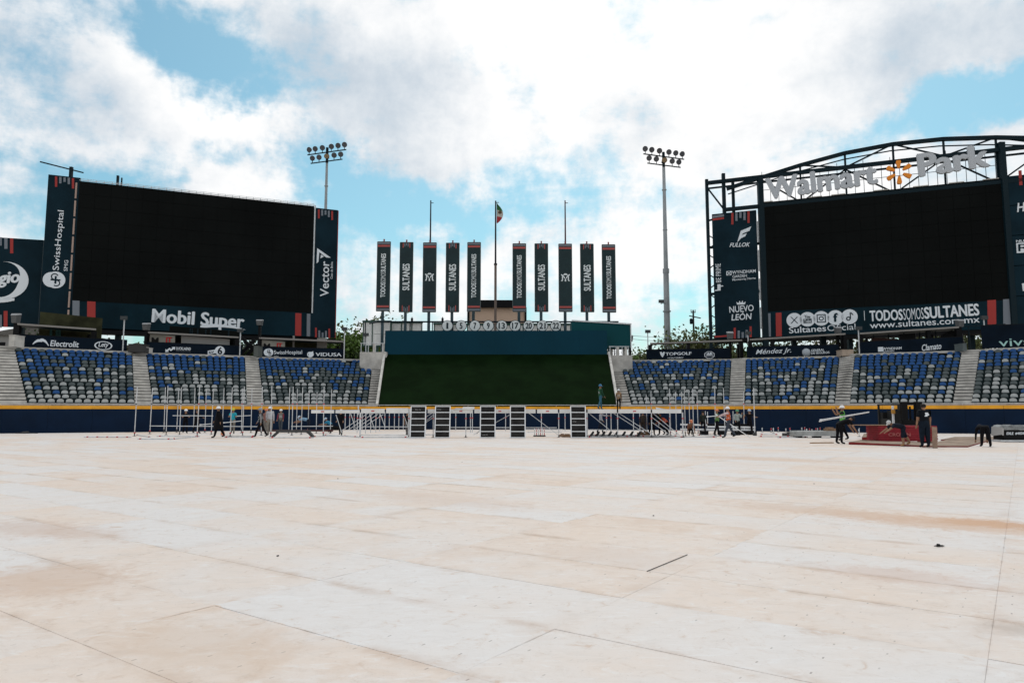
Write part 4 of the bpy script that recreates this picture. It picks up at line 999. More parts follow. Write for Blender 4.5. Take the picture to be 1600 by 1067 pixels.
tower(1036.5,236,1041,97,[(-.95,sp6),(-2.2,sp5)],'tall floodlight tower standing alone between the banners and the arched screen',.52)
# ================================================================ RAIL BOARDS AND TERRACES UNDER THE SCREENS
olive=mat('backdrop_olive',(.045,.045,.022),.8,var=.6,vscale=.5,spec=.1)
beigeb=mat('cloth_beige',(.30,.28,.24),.8,var=.2,vscale=1)
canopym=mat('canopy_edge',(.27,.25,.23),.7)
boardm=mat('rail_board_navy',(.0035,.009,.018),.6,var=.3,vscale=.6,spec=.06)
def rail_board(bl,br,h,label):
    A=on_z(bl[0],bl[1],ZT+.10);B=on_z(br[0],br[1],ZT+.10)
    dirn=(B-A).normalized(); 
    pl=Plane(A,B); off=.5
    pl.o=pl.o-pl.n*0
    L=(Vector((B.x,B.y,0))-Vector((A.x,A.y,0))).length
    e=empty('rail_board',pl.P(L/2,0),label,'sign board'); e['_o']=tuple(e.location)
    mb=MB(); mb.prism(pl,[(0,0),(L,0),(L,h),(0,h)],-.12,0); mb.build('board',boardm,e)
    mb=MB(); mb.beam(pl.P(0,h+.03,-.06),pl.P(L,h+.03,-.06),.08,.06)
    for i in range(5): u=.1+(L-.2)*i/4; mb.beam(pl.P(u,-.3,-.18),pl.P(u,h,-.18),.08)
    mb.build('rail_post',black,e)
    return e,pl,L
def terrace(pl,L,u0,u1,hl,hr,label,fascia=True,depth=4.0,posts=(0,1),slab=None):
    e=empty('terrace_shelter',pl.P((u0+u1)/2,0,-1),label,'shelter'); e['_o']=tuple(e.location)
    f=lambda u:hl+(hr-hl)*(u-u0)/(u1-u0)
    mb=MB(); mb.hexa([pl.P(u0,f(u0)-.02,-.2),pl.P(u1,f(u1)-.02,-.2),pl.P(u1,f(u1)+.1,-depth),pl.P(u0,f(u0)+.1,-depth)],[pl.P(u0,f(u0)+.05,-.2),pl.P(u1,f(u1)+.05,-.2),pl.P(u1,f(u1)+.17,-depth),pl.P(u0,f(u0)+.17,-depth)]); mb.build('roof',steel,e)
    mb=MB(); mb.beam(pl.P(u0,f(u0),-.1),pl.P(u1,f(u1),-.1),.12,.15); mb.build('fascia',canopym,e)
    for q in posts:
        u=u0+(u1-u0)*q
        for w in(-.35,-depth+.1):
            mb=MB(); mb.beam(pl.P(u,-.3,w),pl.P(u,f(u)-.13,w),.32 if w>-1 else .2); mb.build('post',black,e)
    return e
def emb_arrow(pl,c,s,par):
    mb=MB(); k=s
    for a in(0,math.pi):
        ca,sa=math.cos(a),math.sin(a)
        P6=[(-.1,-.1),(.35,.25),(.2,.42),(.75,.5),(.75,-.05),(.55,.1),(.1,-.3)]
        mb.prism(pl,[(c[0]+k*(x*ca-y*sa),c[1]+k*(x*sa+y*ca)) for x,y in P6],.0,.03+.003*(a>0))
    mb.build('emblem',white,par)
# L1
e,pl,L=rail_board((22,541),(198,549),1.02,'navy rail board with white Electrolit and Lety lettering'.replace('Electrolit and Lety','drink and dairy'))
txt('Electrolit',pl,(78,541),(123,543),(78,531.5),white,e,bold=.02,shear=.15,w0=.0)
mb=MB()
for k,(a,c_) in enumerate((((51,537.5),(66,533.5)),((60,532),(74,537)),((64,532),(76,540)))):
    A=pl.uv(*a);B=pl.uv(*c_); n=6
    for i in range(n):
        t=i/n;t2=(i+1)/n; g=lambda t:(A.x+(B.x-A.x)*t,A.y+(B.y-A.y)*t+.18*math.sin(math.pi*t)); p=g(t);q=g(t2); h=.05+.07*math.sin(math.pi*t);h2=.05+.07*math.sin(math.pi*t2)
        mb.prism(pl,[(p[0],p[1]-h),(q[0],q[1]-h2),(q[0],q[1]+h2),(p[0],p[1]+h)],.0,.03+.002*k)
mb.build('emblem',white,e)
mb=MB(); ring(mb,pl,pl.uv(161.5,540),.60,.72,.0,.03,22,.55); mb.build('emblem_ring',white,e); txt('Lety',pl,(153.5,544),(169.5,544.5),(153.5,534.5),white,e,bold=.02,shear=.2,w0=.0)
te=terrace(pl,L,pl.uv(26,520).x,pl.uv(150,520).x,pl.uv(26,506).y,pl.uv(150,514.5).y,'open sided terrace shelter with painted olive back wall under the left end of the screen',posts=(0.02,.98))
mb=MB(); u=[pl.uv(x,530).x for x in(65,168)]; mb.prism(pl,[(u[0],-1),(u[1],-1),(u[1],3.4),(u[0],3.6)],-4.3,-4.1); mb.build('back_panel',olive,te)
mb=MB()
for x,m in((82,0),(92,0),(96,0)): 
    uu=pl.uv(x,530).x; mb.prism(pl,[(uu,.9),(uu+.25,.9),(uu+.22,2.0),(uu+.03,2.0)],-4.1,-4.05)
mb.build('painted_figure',mat('paint_teal_pale',(.03,.09,.09),.8),te)
# L2
e,pl,L=rail_board((228,551),(378,556.3),1.0,'navy rail board with twin-arrow emblem and big white number six')
txt('LUCKLAEND',pl,(275,546.5),(298,547.5),(275,542),white,e,bold=.03,w0=.0)
txt('DISTRIBUTOR',pl,(275,549),(298,550),(275,547.8),grey,e,bold=.0,w0=.0)
emb_arrow(pl,pl.uv(266,546),.55,e)
mb=MB(); c=pl.uv(343.5,548); mb.prism(pl,disc_uv(c,.46,20),.0,.03); mb.prism(pl,[(c[0]-1.1,c[1]-.42),(c[0]-.3,c[1]-.25),(c[0]-.3,c[1]+.12),(c[0]-1.1,c[1]-.05)],.0,.028); mb.build('emblem',white,e)
txt('6',pl,(c[0]-.2,c[1]-.36),(c[0]+.22,c[1]-.36),(c[0]-.2,c[1]+.36),boardm,e,bold=.03,uv=True,w0=.02,d=.03); txt('tv',pl,(c[0]-1.0,c[1]-.33),(c[0]-.5,c[1]-.2),(c[0]-1.0,c[1]-.12),boardm,e,uv=True,w0=.02,d=.03)
te=terrace(pl,L,pl.uv(229,520).x,pl.uv(373,525).x,pl.uv(229,519).y,pl.uv(373,527).y,'terrace shelter with beige sponsor cloth and long white counter below the Mobil lettering'.replace('Mobil ','white '),posts=(0.01,.99))
def jt(pl,xa,xb,yt,par):
    u0_=pl.uv(xa,530).x;u1_=pl.uv(xb,530).x; t_=pl.uv(xa,yt).y
    mb=MB(); mb.prism(pl,[(u0_,t_-1.5),(u1_,t_-1.5),(u1_,t_-.15),(u0_,t_-.05)],-.5,-.45); mb.build('cloth_panel',beigeb,par)
    W=u1_-u0_
    txt('M',pl,(u0_+W*.12,t_-1.1),(u0_+W*.38,t_-1.1),(u0_+W*.12,t_-.4),black,par,uv=True,bold=.05,w0=-.44)
    txt('JT',pl,(u0_+W*.62,t_-.95),(u0_+W*.88,t_-.95),(u0_+W*.62,t_-.32),mat('jt_red',(.5,.02,.02),.6),par,uv=True,bold=.05,w0=-.44)
jt(pl,232,274,519.5,te)
mb=MB(); a=pl.uv(285,536).x;c=pl.uv(361,540).x; mb.prism(pl,[(a,-.3),(c,-.3),(c,1.75),(a,1.9)],-2.2,-1.2); mb.build('counter',mat('counter_white',(.42,.41,.40),.6),te)
mb=MB()
for x in(300,303,312,325,333,362): u_=pl.uv(x,530).x; mb.beam(pl.P(u_,0,-2.6),pl.P(u_,2.8,-2.6),.10)
mb.build('inner_post',steel,te)
mb=MB(); mb.prism(pl,[(a-1,0),(c+1.2,0),(c+1.2,2.9),(a-1,3.1)],-4.2,-4.0); mb.build('back_panel',mat('dark_interior',(.008,.009,.008),.9,spec=.05),te)  # dark panel colour stands in for the shaded interior
# L3
e,pl,L=rail_board((404,557.2),(536,560.6),1.02,'navy rail board with round hospital emblem and white VIDUSA wording'.replace('VIDUSA','capital'))
swiss(pl,pl.uv(420.5,550.6),.40,e,boardm,0)
txt('SwissHospital',pl,(428,555.5),(472,555),(428,547.5),white,e,bold=.004,w0=.0); txt('SMG',pl,(428,557.5),(435,557.7),(428,555.9),white,e,bold=.0,w0=0)
txt('VIDUSA',pl,(493,556.5),(533.5,557),(493,550.8),white,e,bold=.02,w0=0)
mb=MB(); c=pl.uv(484.5,553)
for i in range(6):
    t=.6+i*.75; ring(mb,pl,(c[0],c[1]),.14+.035*i,.19+.035*i,.0,.03+.002*i,6,1,t,t+2.0)
mb.prism(pl,[(c[0]-.1,c[1]-.4),(c[0]+.35,c[1]-.1),(c[0]+.3,c[1]+.3),(c[0]-.15,c[1]+.1)],.0,.028); mb.build('emblem',white,e)
te=terrace(pl,L,pl.uv(405,520).x,pl.uv(537,530).x,pl.uv(405,528).y,pl.uv(537,533.5).y,'terrace shelter with beige sponsor cloth and grey column next to the tall trees',posts=(0.01,.99))
jt(pl,408,446,529.5,te)
mb=MB(); a=pl.uv(447,536).x;c=pl.uv(500,540).x; mb.prism(pl,[(a,0),(c,0),(c,2.2),(a,2.2)],-4.2,-4.0); mb.build('back_panel',olive,te)
mb=MB(); u_=pl.uv(506,540).x; mb.box(pl.P(u_,1,-2),(.95,.5,2.6)); mb.build('column',canopym,te)
mb=MB(); u_=pl.uv(460,540).x; mb.beam(pl.P(u_,0,-1.5),pl.P(u_,2.4,-1.5),.16); mb.build('column',canopym,te)
# R1
e,pl,L=rail_board((1010,561.4),(1141,559.6),1.0,'navy rail board reading TOPGOLF MONTERREY with a small badge'.replace('TOPGOLF MONTERREY','golf venue name'))
txt('TOPGOLF',pl,(1040,555.5),(1080.5,554.3),(1040,550.8),white,e,bold=.03,w0=0); txt('MONTERREY',pl,(1043.5,560.6),(1068,560.0),(1043.5,558.2),white,e,bold=.0,w0=0)
mb=MB(); c=pl.uv(1035,553.3); mb.prism(pl,[(c[0]-.26,c[1]+.22),(c[0]-.2,c[1]-.05),(c[0],c[1]-.35),(c[0]+.2,c[1]-.05),(c[0]+.26,c[1]+.22),(c[0]+.1,c[1]+.25),(c[0],c[1]+.1),(c[0]-.1,c[1]+.25)],.0,.03); mb.build('emblem',white,e)
def badge(pl,c,s,par):
    mb=MB(); ring(mb,pl,c,.42*s,.48*s,.0,.03,8,.72,math.pi/8,2*math.pi+math.pi/8); mb.prism(pl,[(c[0]-.3*s,c[1]+.03*s),(c[0]-.1*s,c[1]+.22*s),(c[0],c[1]+.12*s),(c[0]+.12*s,c[1]+.24*s),(c[0]+.3*s,c[1]+.03*s)],.0,.028)
    mb.build('emblem',white,par); txt('SIERRA',pl,(c[0]-.3*s,c[1]-.12*s),(c[0]+.3*s,c[1]-.12*s),(c[0]-.3*s,c[1]-.0*s),white,par,uv=True,w0=0)
badge(pl,pl.uv(1108.5,554.6),1.15,e)
te=terrace(pl,L,pl.uv(1016,540).x,pl.uv(1160,540).x,pl.uv(1016,536.5).y,pl.uv(1160,531.5).y,'thin canopy on posts above the golf board between pole and banner frame',posts=(.42,.0,.99),depth=3)
# R2
e,pl,L=rail_board((1167,558.4),(1311,555),1.05,'navy rail board with white script lettering and a silver ball')
txt('Méndez Jr.',pl,(1181,556),(1236.5,553),(1181,546.3),white,e,bold=.008,shear=.35,w0=0)
mb=MB(); c=pl.uv(1259.8,550.5); mb.lathe(pl.P(c[0],c[1],.0),[(.42,.0),(.36,.1),(.2,.17),(.02,.2)],16,Matrix((pl.u,pl.v,pl.n)).transposed()); mb.build('ball_emblem',mat('emblem_silver',(.40,.43,.46),.4),e,smooth=True)
txt('GENERAL',pl,(1267.5,549.6),(1288,548.4),(1267.5,545.8),white,e,bold=.02,w0=0); txt('DE SEGUROS',pl,(1267.5,553.6),(1296,552.2),(1267.5,550.2),white,e,bold=.02,w0=0)
te=terrace(pl,L,pl.uv(1172,540).x,pl.uv(1322,540).x,pl.uv(1172,530.5).y,pl.uv(1322,521.5).y,'thin canopy on posts above the board with script lettering',posts=(.0,.24,.99),depth=3)
mb=MB(); q=pl.uv(1291,550).x; mb.beam(pl.P(q,0,-3),pl.P(q,2.6,-3),.5); mb.build('column',steel,te)
# R3
e,pl,L=rail_board((1340,554),(1505,547),1.2,'navy rail board with square hotel emblem and white juice script')
txt('WYNDHAM',pl,(1379.5,547.2),(1409,545.8),(1379.5,543.2),white,e,bold=.02,w0=0); txt('GARDEN',pl,(1379.5,550.4),(1397,549.7),(1379.5,547.9),white,e,bold=.01,w0=0); txt('Monterrey Norte',pl,(1379.5,553),(1408,551.5),(1379.5,551),white,e,bold=.005,w0=0)
mb=MB(); a=pl.uv(1372,546.4); mb.prism(pl,[(a[0],a[1]-.2),(a[0]+.46,a[1]-.2),(a[0]+.46,a[1]+.25),(a[0],a[1]+.25)],.0,.03); mb.build('emblem',white,e)
txt('Clamato',pl,(1441,548.5),(1471.5,545.2),(1441,538.5),white,e,bold=.02,shear=.3,w0=0)
te=terrace(pl,L,pl.uv(1344,540).x,pl.uv(1500,540).x,pl.uv(1344,521).y,pl.uv(1500,511).y,'open terrace with rails and stacked crates above the hotel and juice board',posts=(.0,.70,.98),depth=4)
mb=MB()
for i in range(9): u_=pl.uv(1357,540).x+i*1.35; mb.beam(pl.P(u_,.5,-3.4),pl.P(u_,2.5,-3.4),.08)
mb.beam(pl.P(pl.uv(1357,540).x,2.5,-3.4),pl.P(pl.uv(1357,540).x+11,2.5,-3.4),.07); mb.build('rear_rail',steel,te)
mb=MB(); u_=pl.uv(1359,540).x; mb.prism(pl,[(u_,.6),(u_+2.2,.6),(u_+2.2,1.5),(u_,1.7)],-2.4,-1.5); mb.build('crate',mat('crate_dark_red',(.05,.018,.015),.7),te)
mb=MB(); u_=pl.uv(1402,540).x; mb.prism(pl,[(u_,.6),(u_+1.4,.6),(u_+1.4,1.9),(u_,1.9)],-2.4,-1.5); mb.build('crate',black,te)
mb=MB(); u_=pl.uv(1465,540).x; mb.prism(pl,[(u_,.6),(u_+2.0,.6),(u_+1.9,1.7),(u_+1.0,2.0),(u_+.2,1.6)],-2.4,-1.5); mb.build('covered_load',black,te)
# R4
e,pl,L=rail_board((1535,544.5),(1660,541),2.0,'tall black board reading VIVA in thin mint letters at the right edge'.replace('VIVA','an airline name'))
txt('viva',pl,(1561,541.8),(1613,539.4),(1561,530.0),mat('print_mint',(.38,.62,.58),.6),e,bold=.0,w0=0)
# low concrete blocks at stair heads
def blockat(x0,x1,yt,yb,lab,m=concrete,dz=-.1,dep=1.2):
    A=on_z(x0,yb,ZT+dz);B=on_z(x1,yb,ZT+dz); T=on_y(x0,yt,A.y)
    d=(B-A).normalized(); n=Vector((-d.y,d.x,0)); n=n if n.y>0 else -n
    e=empty('stair_head_block',(A+B)/2,lab,'block'); mb=MB(); up=Vector((0,0,T.z-A.z)); mb.hexa([A,B,B+n*dep,A+n*dep],[p+up for p in(A,B,B+n*dep,A+n*dep)]); mb.build('block',m,e)
    mb=MB(); mb.hexa([p+up-Vector((0,0,0)) for p in(A-n*.03-d*.03,B-n*.03+d*.03,B+n*(dep+.03)+d*.03,A+n*(dep+.03)-d*.03)],[p+up+Vector((0,0,.05)) for p in(A-n*.03-d*.03,B-n*.03+d*.03,B+n*(dep+.03)+d*.03,A+n*(dep+.03)-d*.03)]); mb.build('coping',m,e); return e
blockat(1316,1334,547,556,'tan plywood box at the head of the stairs left of the hotel board',mat('box_tan',(.42,.33,.26),.8,var=.15))
blockat(13,22,524,541.5,'pale concrete pillar at the head of the leftmost stairs')
blockat(222,228,543,551,'small concrete pillar left of the twin-arrow board')
blockat(396,403,541,557,'olive grey pillar left of the round emblem board',mat('pillar_olive',(.10,.11,.10),.8))
blockat(1505,1511,537,548,'small dark pillar right of the juice script board',seatgrey)
blockat(200,222,538,550,'low dark roofed kiosk between the first two rail boards',mat('kiosk_dark',(.05,.047,.045),.8))
# speakers on posts and small flood lamps on masts
spk=mat('speaker_grey',(.11,.11,.11),.7,var=.2,vscale=8); spt=mat('speaker_top_lit',(.36,.36,.37),.6)  # paler top has overhead light put into its colour
def depth_at(px): 
    for s in('left','right'):
        for (bl,br,tl,tr) in SECT[s]+AISLE[s]:
            if min(tl[0],tr[0])<=px<=max(tl[0],tr[0]):
                q=(px-tl[0])/(tr[0]-tl[0]); return on_z(px,tl[1]+(tr[1]-tl[1])*q,ZT)
    return on_z(px,562,ZT)
def speaker(px,yt,yb,ybase,lab,wpx=9):
    B=depth_at(px); Y=B.y+.9; t=on_y(px,yt,Y); b_=on_y(px,yb,Y); s=wpx/1111*Y
    e=empty('speaker_post',(t.x,Y,ZT),lab,'speaker'); h=t.z-b_.z
    mb=MB(); mb.hexa([(t.x-s*.38,Y-.3,b_.z),(t.x+s*.38,Y-.3,b_.z),(t.x+s*.3,Y+.3,b_.z),(t.x-s*.3,Y+.3,b_.z)],[(t.x-s*.5,Y-.35,t.z-h*.28),(t.x+s*.5,Y-.35,t.z-h*.28),(t.x+s*.4,Y+.35,t.z-h*.1),(t.x-s*.4,Y+.35,t.z-h*.1)]); mb.build('cabinet',spk,e)
    mb=MB(); mb.hexa([(t.x-s*.52,Y-.37,t.z-h*.28),(t.x+s*.52,Y-.37,t.z-h*.28),(t.x+s*.42,Y+.37,t.z-h*.1),(t.x-s*.42,Y+.37,t.z-h*.1)],[(t.x-s*.45,Y-.3,t.z-h*.1),(t.x+s*.45,Y-.3,t.z-h*.1),(t.x+s*.35,Y+.3,t.z),(t.x-s*.35,Y+.3,t.z)]); mb.build('hood',spt,e)
    mb=MB(); mb.beam((t.x,Y,ZT-.3),(t.x,Y,b_.z),.24); mb.box((t.x,Y,(ZT+b_.z)/2),(.34,.3,.12)); mb.build('post',black,e)
for a in ((26,489,505,541,'grey hooded loudspeaker on black post nearest the white crescent board'),(229.5,504,516,541,'grey hooded loudspeaker on black post below the white M of the lower banner'),(406.5,499,508.5,545,'grey boxy loudspeaker on post left of the round emblem board'),(984,523,534,560,'grey hooded loudspeaker at the corner of the teal box'),(1140,517.5,530,560,'grey hooded loudspeaker in front of the tall sponsor banner foot'),(1308.5,510,521,554,'grey hooded loudspeaker in front of the grey social media wording'),(1498.5,498.5,511,547,'grey hooded loudspeaker in front of the website wording')): speaker(*a)
def smallflood(px,yt,ybase,lab,w=.9,dy=0):
    B=depth_at(px); Y=B.y+.7+dy; t=on_y(px,yt,Y); b_=on_y(px,ybase,Y)
    e=empty('small_floodlight',(t.x,Y,b_.z),lab,'floodlight','small floodlights on masts above the stands')
    mb=MB(); mb.tube((t.x,Y,ZT-.2 if px!=1033 else t.z-.3),(t.x,Y,t.z),.055,6); mb.build('mast',alum,e)
    if px==1033: mb=MB(); mb.beam((t.x,Y,t.z-.2),(t.x+.55,Y+.2,t.z-.2),.05); mb.build('bracket',steel,e)
    mb=MB(); mb.box((t.x,Y-.1,t.z),(w*.62,.25,.32)); mb.box((t.x,Y+.1,t.z-.05),(.12,.2,.2)); mb.build('lamp_head',mat('lamp_head_grey',(.045,.05,.052),.5),e)
for a in ((194.5,497,516,'small floodlight on a mast left of the word M in the lower banner'.replace('the word M','the lettering')),(376,516.5,545,'small floodlight on a mast between the number six board and the diagonals'),(538.5,514,535,'small floodlight on a mast against the tall green trees'),(572,523,552,'small floodlight on a mast in front of the white hoarding'),(1012,518,548,'small floodlight on a mast left of the thin canopy'),(1168.5,520.5,540,'small floodlight on a mast in front of the foot of the sponsor banner'),(1341,513,545,'small floodlight on a mast below the social media icons'),(1537,496.5,515,'small floodlight on a mast in front of the red stripe by the website'),(1033,471,560,'small camera-sized floodlight fixed beside the tall tower mast')): 
    smallflood(*a[:3],a[3])
# dark truss diagonal in the left gap
A=depth_at(395)
e=empty('steel_brace',(A.x,A.y+3,ZT-.5),'dark diagonal steel brace in the gap between two left terraces','brace')
for (a,b_) in (((378,528),(403,552)),((378,552),(398,530)),((383,558),(403,538))):
    p=on_y(*a,A.y+3);q=on_y(*b_,A.y+3.2); mb=MB(); mb.beam(p,q,.3); mb.build('strut',black,e)
# ================================================================ TREES, POLE, HOUSES BEHIND
barkm=mat('bark',(.035,.028,.022),.9,var=.3,vscale=3)
def leafmat(n,c):
    return mat(n,c,.6,var=.5,vscale=1.3,spec=.2)
leafA=leafmat('leaf_green',(.10,.17,.03)); leafB=leafmat('leaf_olive',(.12,.14,.05)); leafC=leafmat('leaf_dark',(.035,.065,.018)); leafD=leafmat('leaf_pale',(.16,.17,.085))
def make_tree(h,cr,nl,lm,ls,seed,bare=.0,crownlow=.25,label='',loc=(0,0,0)):
    r=random.Random(seed); e=empty('tree',loc,label,'tree','trees behind the stands'); Z=Vector(loc)
    mb=MB(); tips=[]
    def br(p,d,L,rad,lv):
        n=3; q=p
        for i in range(n):
            d2=(d+Vector((r.uniform(-.25,.25),r.uniform(-.25,.25),r.uniform(-.05,.2)))).normalized(); q2=q+d2*L/n; mb.tube(q,q2,rad*(1-.25*i/n),5 if lv<2 else 3,rad*(1-.25*(i+1)/n),cap=False); q=q2; d=d2
            if lv>=1: tips.append((q,lv))
        if lv<3:
            for i in range(4 if lv<2 else 3):
                a=r.uniform(0,6.28); s_=r.uniform(.5,1.0); d3=(d+Vector((math.cos(a)*s_,math.sin(a)*s_,r.uniform(-.15,.5)))).normalized(); br(q,d3,L*r.uniform(.6,.8),rad*.55,lv+1)
    br(Z+Vector((0,0,-.3)),Vector((0,0,1)),h*.36,h*.022,0)
    mb.build('trunk',barkm,e)
    mb=MB(); top=max(t.z for t,_ in tips)-Z.z; sc_=1
    pts_=[t for t,l in tips if t.z-Z.z>h*crownlow]
    for i in range(nl):
        g_=lambda k:max(-1.5*k,min(1.5*k,r.gauss(0,k))); c=r.choice(pts_)+Vector((g_(cr),g_(cr),g_(cr*.8)))
        s_=ls*r.uniform(.6,1.4); u=Vector((r.uniform(-1,1),r.uniform(-1,1),r.uniform(-1,1))).normalized(); v=u.cross(Vector((r.uniform(-1,1),r.uniform(-1,1),r.uniform(-1,1)))).normalized()
        mb.add([c-u*s_*.5,c+v*s_*.32,c+u*s_*.5,c-v*s_*.32],[(0,1,2,3)])
    mb.build('crown',lm,e); return e
protos={}
def tree(kind,px,ytop,Y,label,sc_=None):
    hh={'dense':9.0,'olive':9.0,'bare':9.0,'dark':9.0}[kind]
    if kind not in protos:
        a={'dense':(9,.75,5200,leafA,.34,3),'olive':(9,.85,2000,leafB,.30,4),'bare':(9,.8,650,leafD,.26,5),'dark':(9,.8,4200,leafC,.34,6)}[kind]
        protos[kind]=make_tree(a[0],a[1],a[2],a[3],a[4],a[5]); first=True
        e=protos[kind]; zs=max((v.co.z for c in e.children for v in c.data.vertices)); e['_top']=zs
    else: first=False
    top=on_y(px,ytop,Y); e=protos[kind]; s_=top.z/e['_top']
    rz=R.uniform(0,6.28)
    if first: e.location=(top.x,Y,0); e.rotation_euler=(0,0,rz); e.scale=(s_,)*3; e['label']=label; return e
    return copy_thing(e,(top.x,Y,0),rz,label,(s_,)*3)
for t in [('dense',533,514,96,'dense green tree directly behind the small floodlight at the left'),('dense',556,512,98,'dense green tree touching the white panelled hoarding'),('dark',545,535,92,'darker low tree in the gap left of the white hoarding'),('dark',520,540,93,'dark tree behind the grey column terrace'),
          ('dark',385,520,96,'dark tree seen through the diagonal steel brace'),('dark',330,520,92,'dark tree behind the long white counter'),('olive',226,530,96,'small olive tree in the bright gap by the second loudspeaker'),('dark',110,505,100,'dark tree behind the painted olive wall'),('dark',470,525,93,'dark tree behind the beige sponsor cloth'),('olive',600,488,120,'thin twiggy tree peeping over the white hoarding'),
          ('bare',965,530,92,'bare twiggy tree under the teal box'),('bare',1000,535,90,'bare twiggy tree right of the teal box'),('dense',1030,541,100,'low round green tree at the foot of the lone tower'),('olive',1075,512,98,'sparse olive tree by the wooden power pole'),('olive',1105,500,96,'sparse tall olive tree beside the banner frame'),
          ('bare',1150,515,88,'bare branching tree under the sponsor banner'),('dense',1190,535,94,'low green tree behind the script lettering board'),('bare',1222,515,92,'bare branching tree right of the sponsor banner foot'),('bare',1262,515,90,'bare branching tree above the silver ball'),('olive',1283,510,98,'olive tree behind the general insurer board'),('bare',1325,512,90,'bare tree above the tan plywood box'),
          ('olive',1375,514,100,'olive tree behind the crates on the terrace'),('olive',1425,508,98,'olive tree behind the terrace rail'),('olive',1465,506,100,'dark leafy tree behind the juice script'),('olive',1515,500,94,'leafy tree in the gap left of the airline board'),('bare',1500,506,102,'dark tree behind the last loudspeaker')]:
    tree(*t)
# power pole
t=on_y(1083,485,105); e=empty('power_pole',(t.x,105,0),'thin wooden power pole with a crossarm and transformer','pole')
mb=MB(); mb.tube((t.x,105,-.3),(t.x,105,t.z),.20,7,.13); mb.build('pole',barkm,e)
mb=MB(); z_=on_y(1083,494.5,105).z; mb.beam((t.x-.6,105,z_+.1),(t.x+1.1,105,z_-.25),.14); mb.beam((t.x-.35,105,t.z-.3),(t.x+.35,105,t.z-.3),.12)
for q in(-.3,0,.3): mb.tube((t.x+q,105,t.z-.3),(t.x+q,105,t.z+.12),.06,5)
mb.build('crossarm',barkm,e); mb=MB(); mb.lathe((t.x-.32,105,on_y(1083,502,105).z),[(.2,-.4),(.24,-.3),(.24,.3),(.12,.42)],8); mb.build('transformer',steel,e)
for k,(ya,yb_) in enumerate(((529.3,530.2),(524,523))):
    a=on_y(984,ya,104);c=on_y(1112,yb_,104); mb=MB(); n=10; pr=None
    for i in range(n+1):
        q=i/n; p=a.lerp(c,q)-Vector((0,0,.35*4*q*(1-q)))
        if pr: mb.tube(pr,p,.025,4,cap=False)
        pr=p
    tag(mb.build('overhead_wire',steel),['lower thin black wire crossing the pale sky beside the lone tower','upper thin black wire crossing the pale sky beside the lone tower'][k],'wire')
# houses far behind on the left
def house(px0,px1,yt,yb,Y,lab,m,roof):
    A=on_y(px0,yb,Y);B=on_y(px1,yb,Y);T=on_y(px0,yt,Y); e=empty('house',((A.x+B.x)/2,Y+4,0),lab,'house'); W=B.x-A.x
    mb=MB(); mb.box(((A.x+B.x)/2,Y+4,A.z/2),(W,8,A.z)); mb.build('wall',m,e)
    mb=MB(); mb.add([(A.x-.5,Y-.5,A.z),(B.x+.5,Y-.5,A.z),(B.x+.5,Y+8.5,A.z),(A.x-.5,Y+8.5,A.z),((A.x*.25+B.x*.75),Y-.5,T.z),((A.x*.25+B.x*.75),Y+8.5,T.z)],[(0,1,4),(2,3,5),(0,4,5,3),(1,2,5,4),(3,2,1,0)]); mb.build('roof',roof,e)
    mb=MB()
    for i in (.3,.6): mb.box((A.x+W*i,Y-.03,A.z-1.6),(1.1,.08,1.1))
    mb.build('window',black,e); 
hr=mat('roof_grey',(.14,.13,.12),.8,var=.2)
house(-30,82,509,524,108,'low grey-roofed house glimpsed left of the painted wall',mat('house_wall_grey',(.28,.27,.26),.8),hr)
house(196,222,536,543,100,'small brown-roofed house in the bright gap between two boards',mat('house_wall_brown',(.09,.075,.065),.8),hr)
# backdrop ground cover wall: low dark perimeter wall behind the stands
mb=MB(); mb.box((0,112,1.6),(190,.4,3.2)); tag(mb.build('perimeter_wall',concd,loc=(0,112,0)),'low dark perimeter wall far behind the stands and trees','wall')
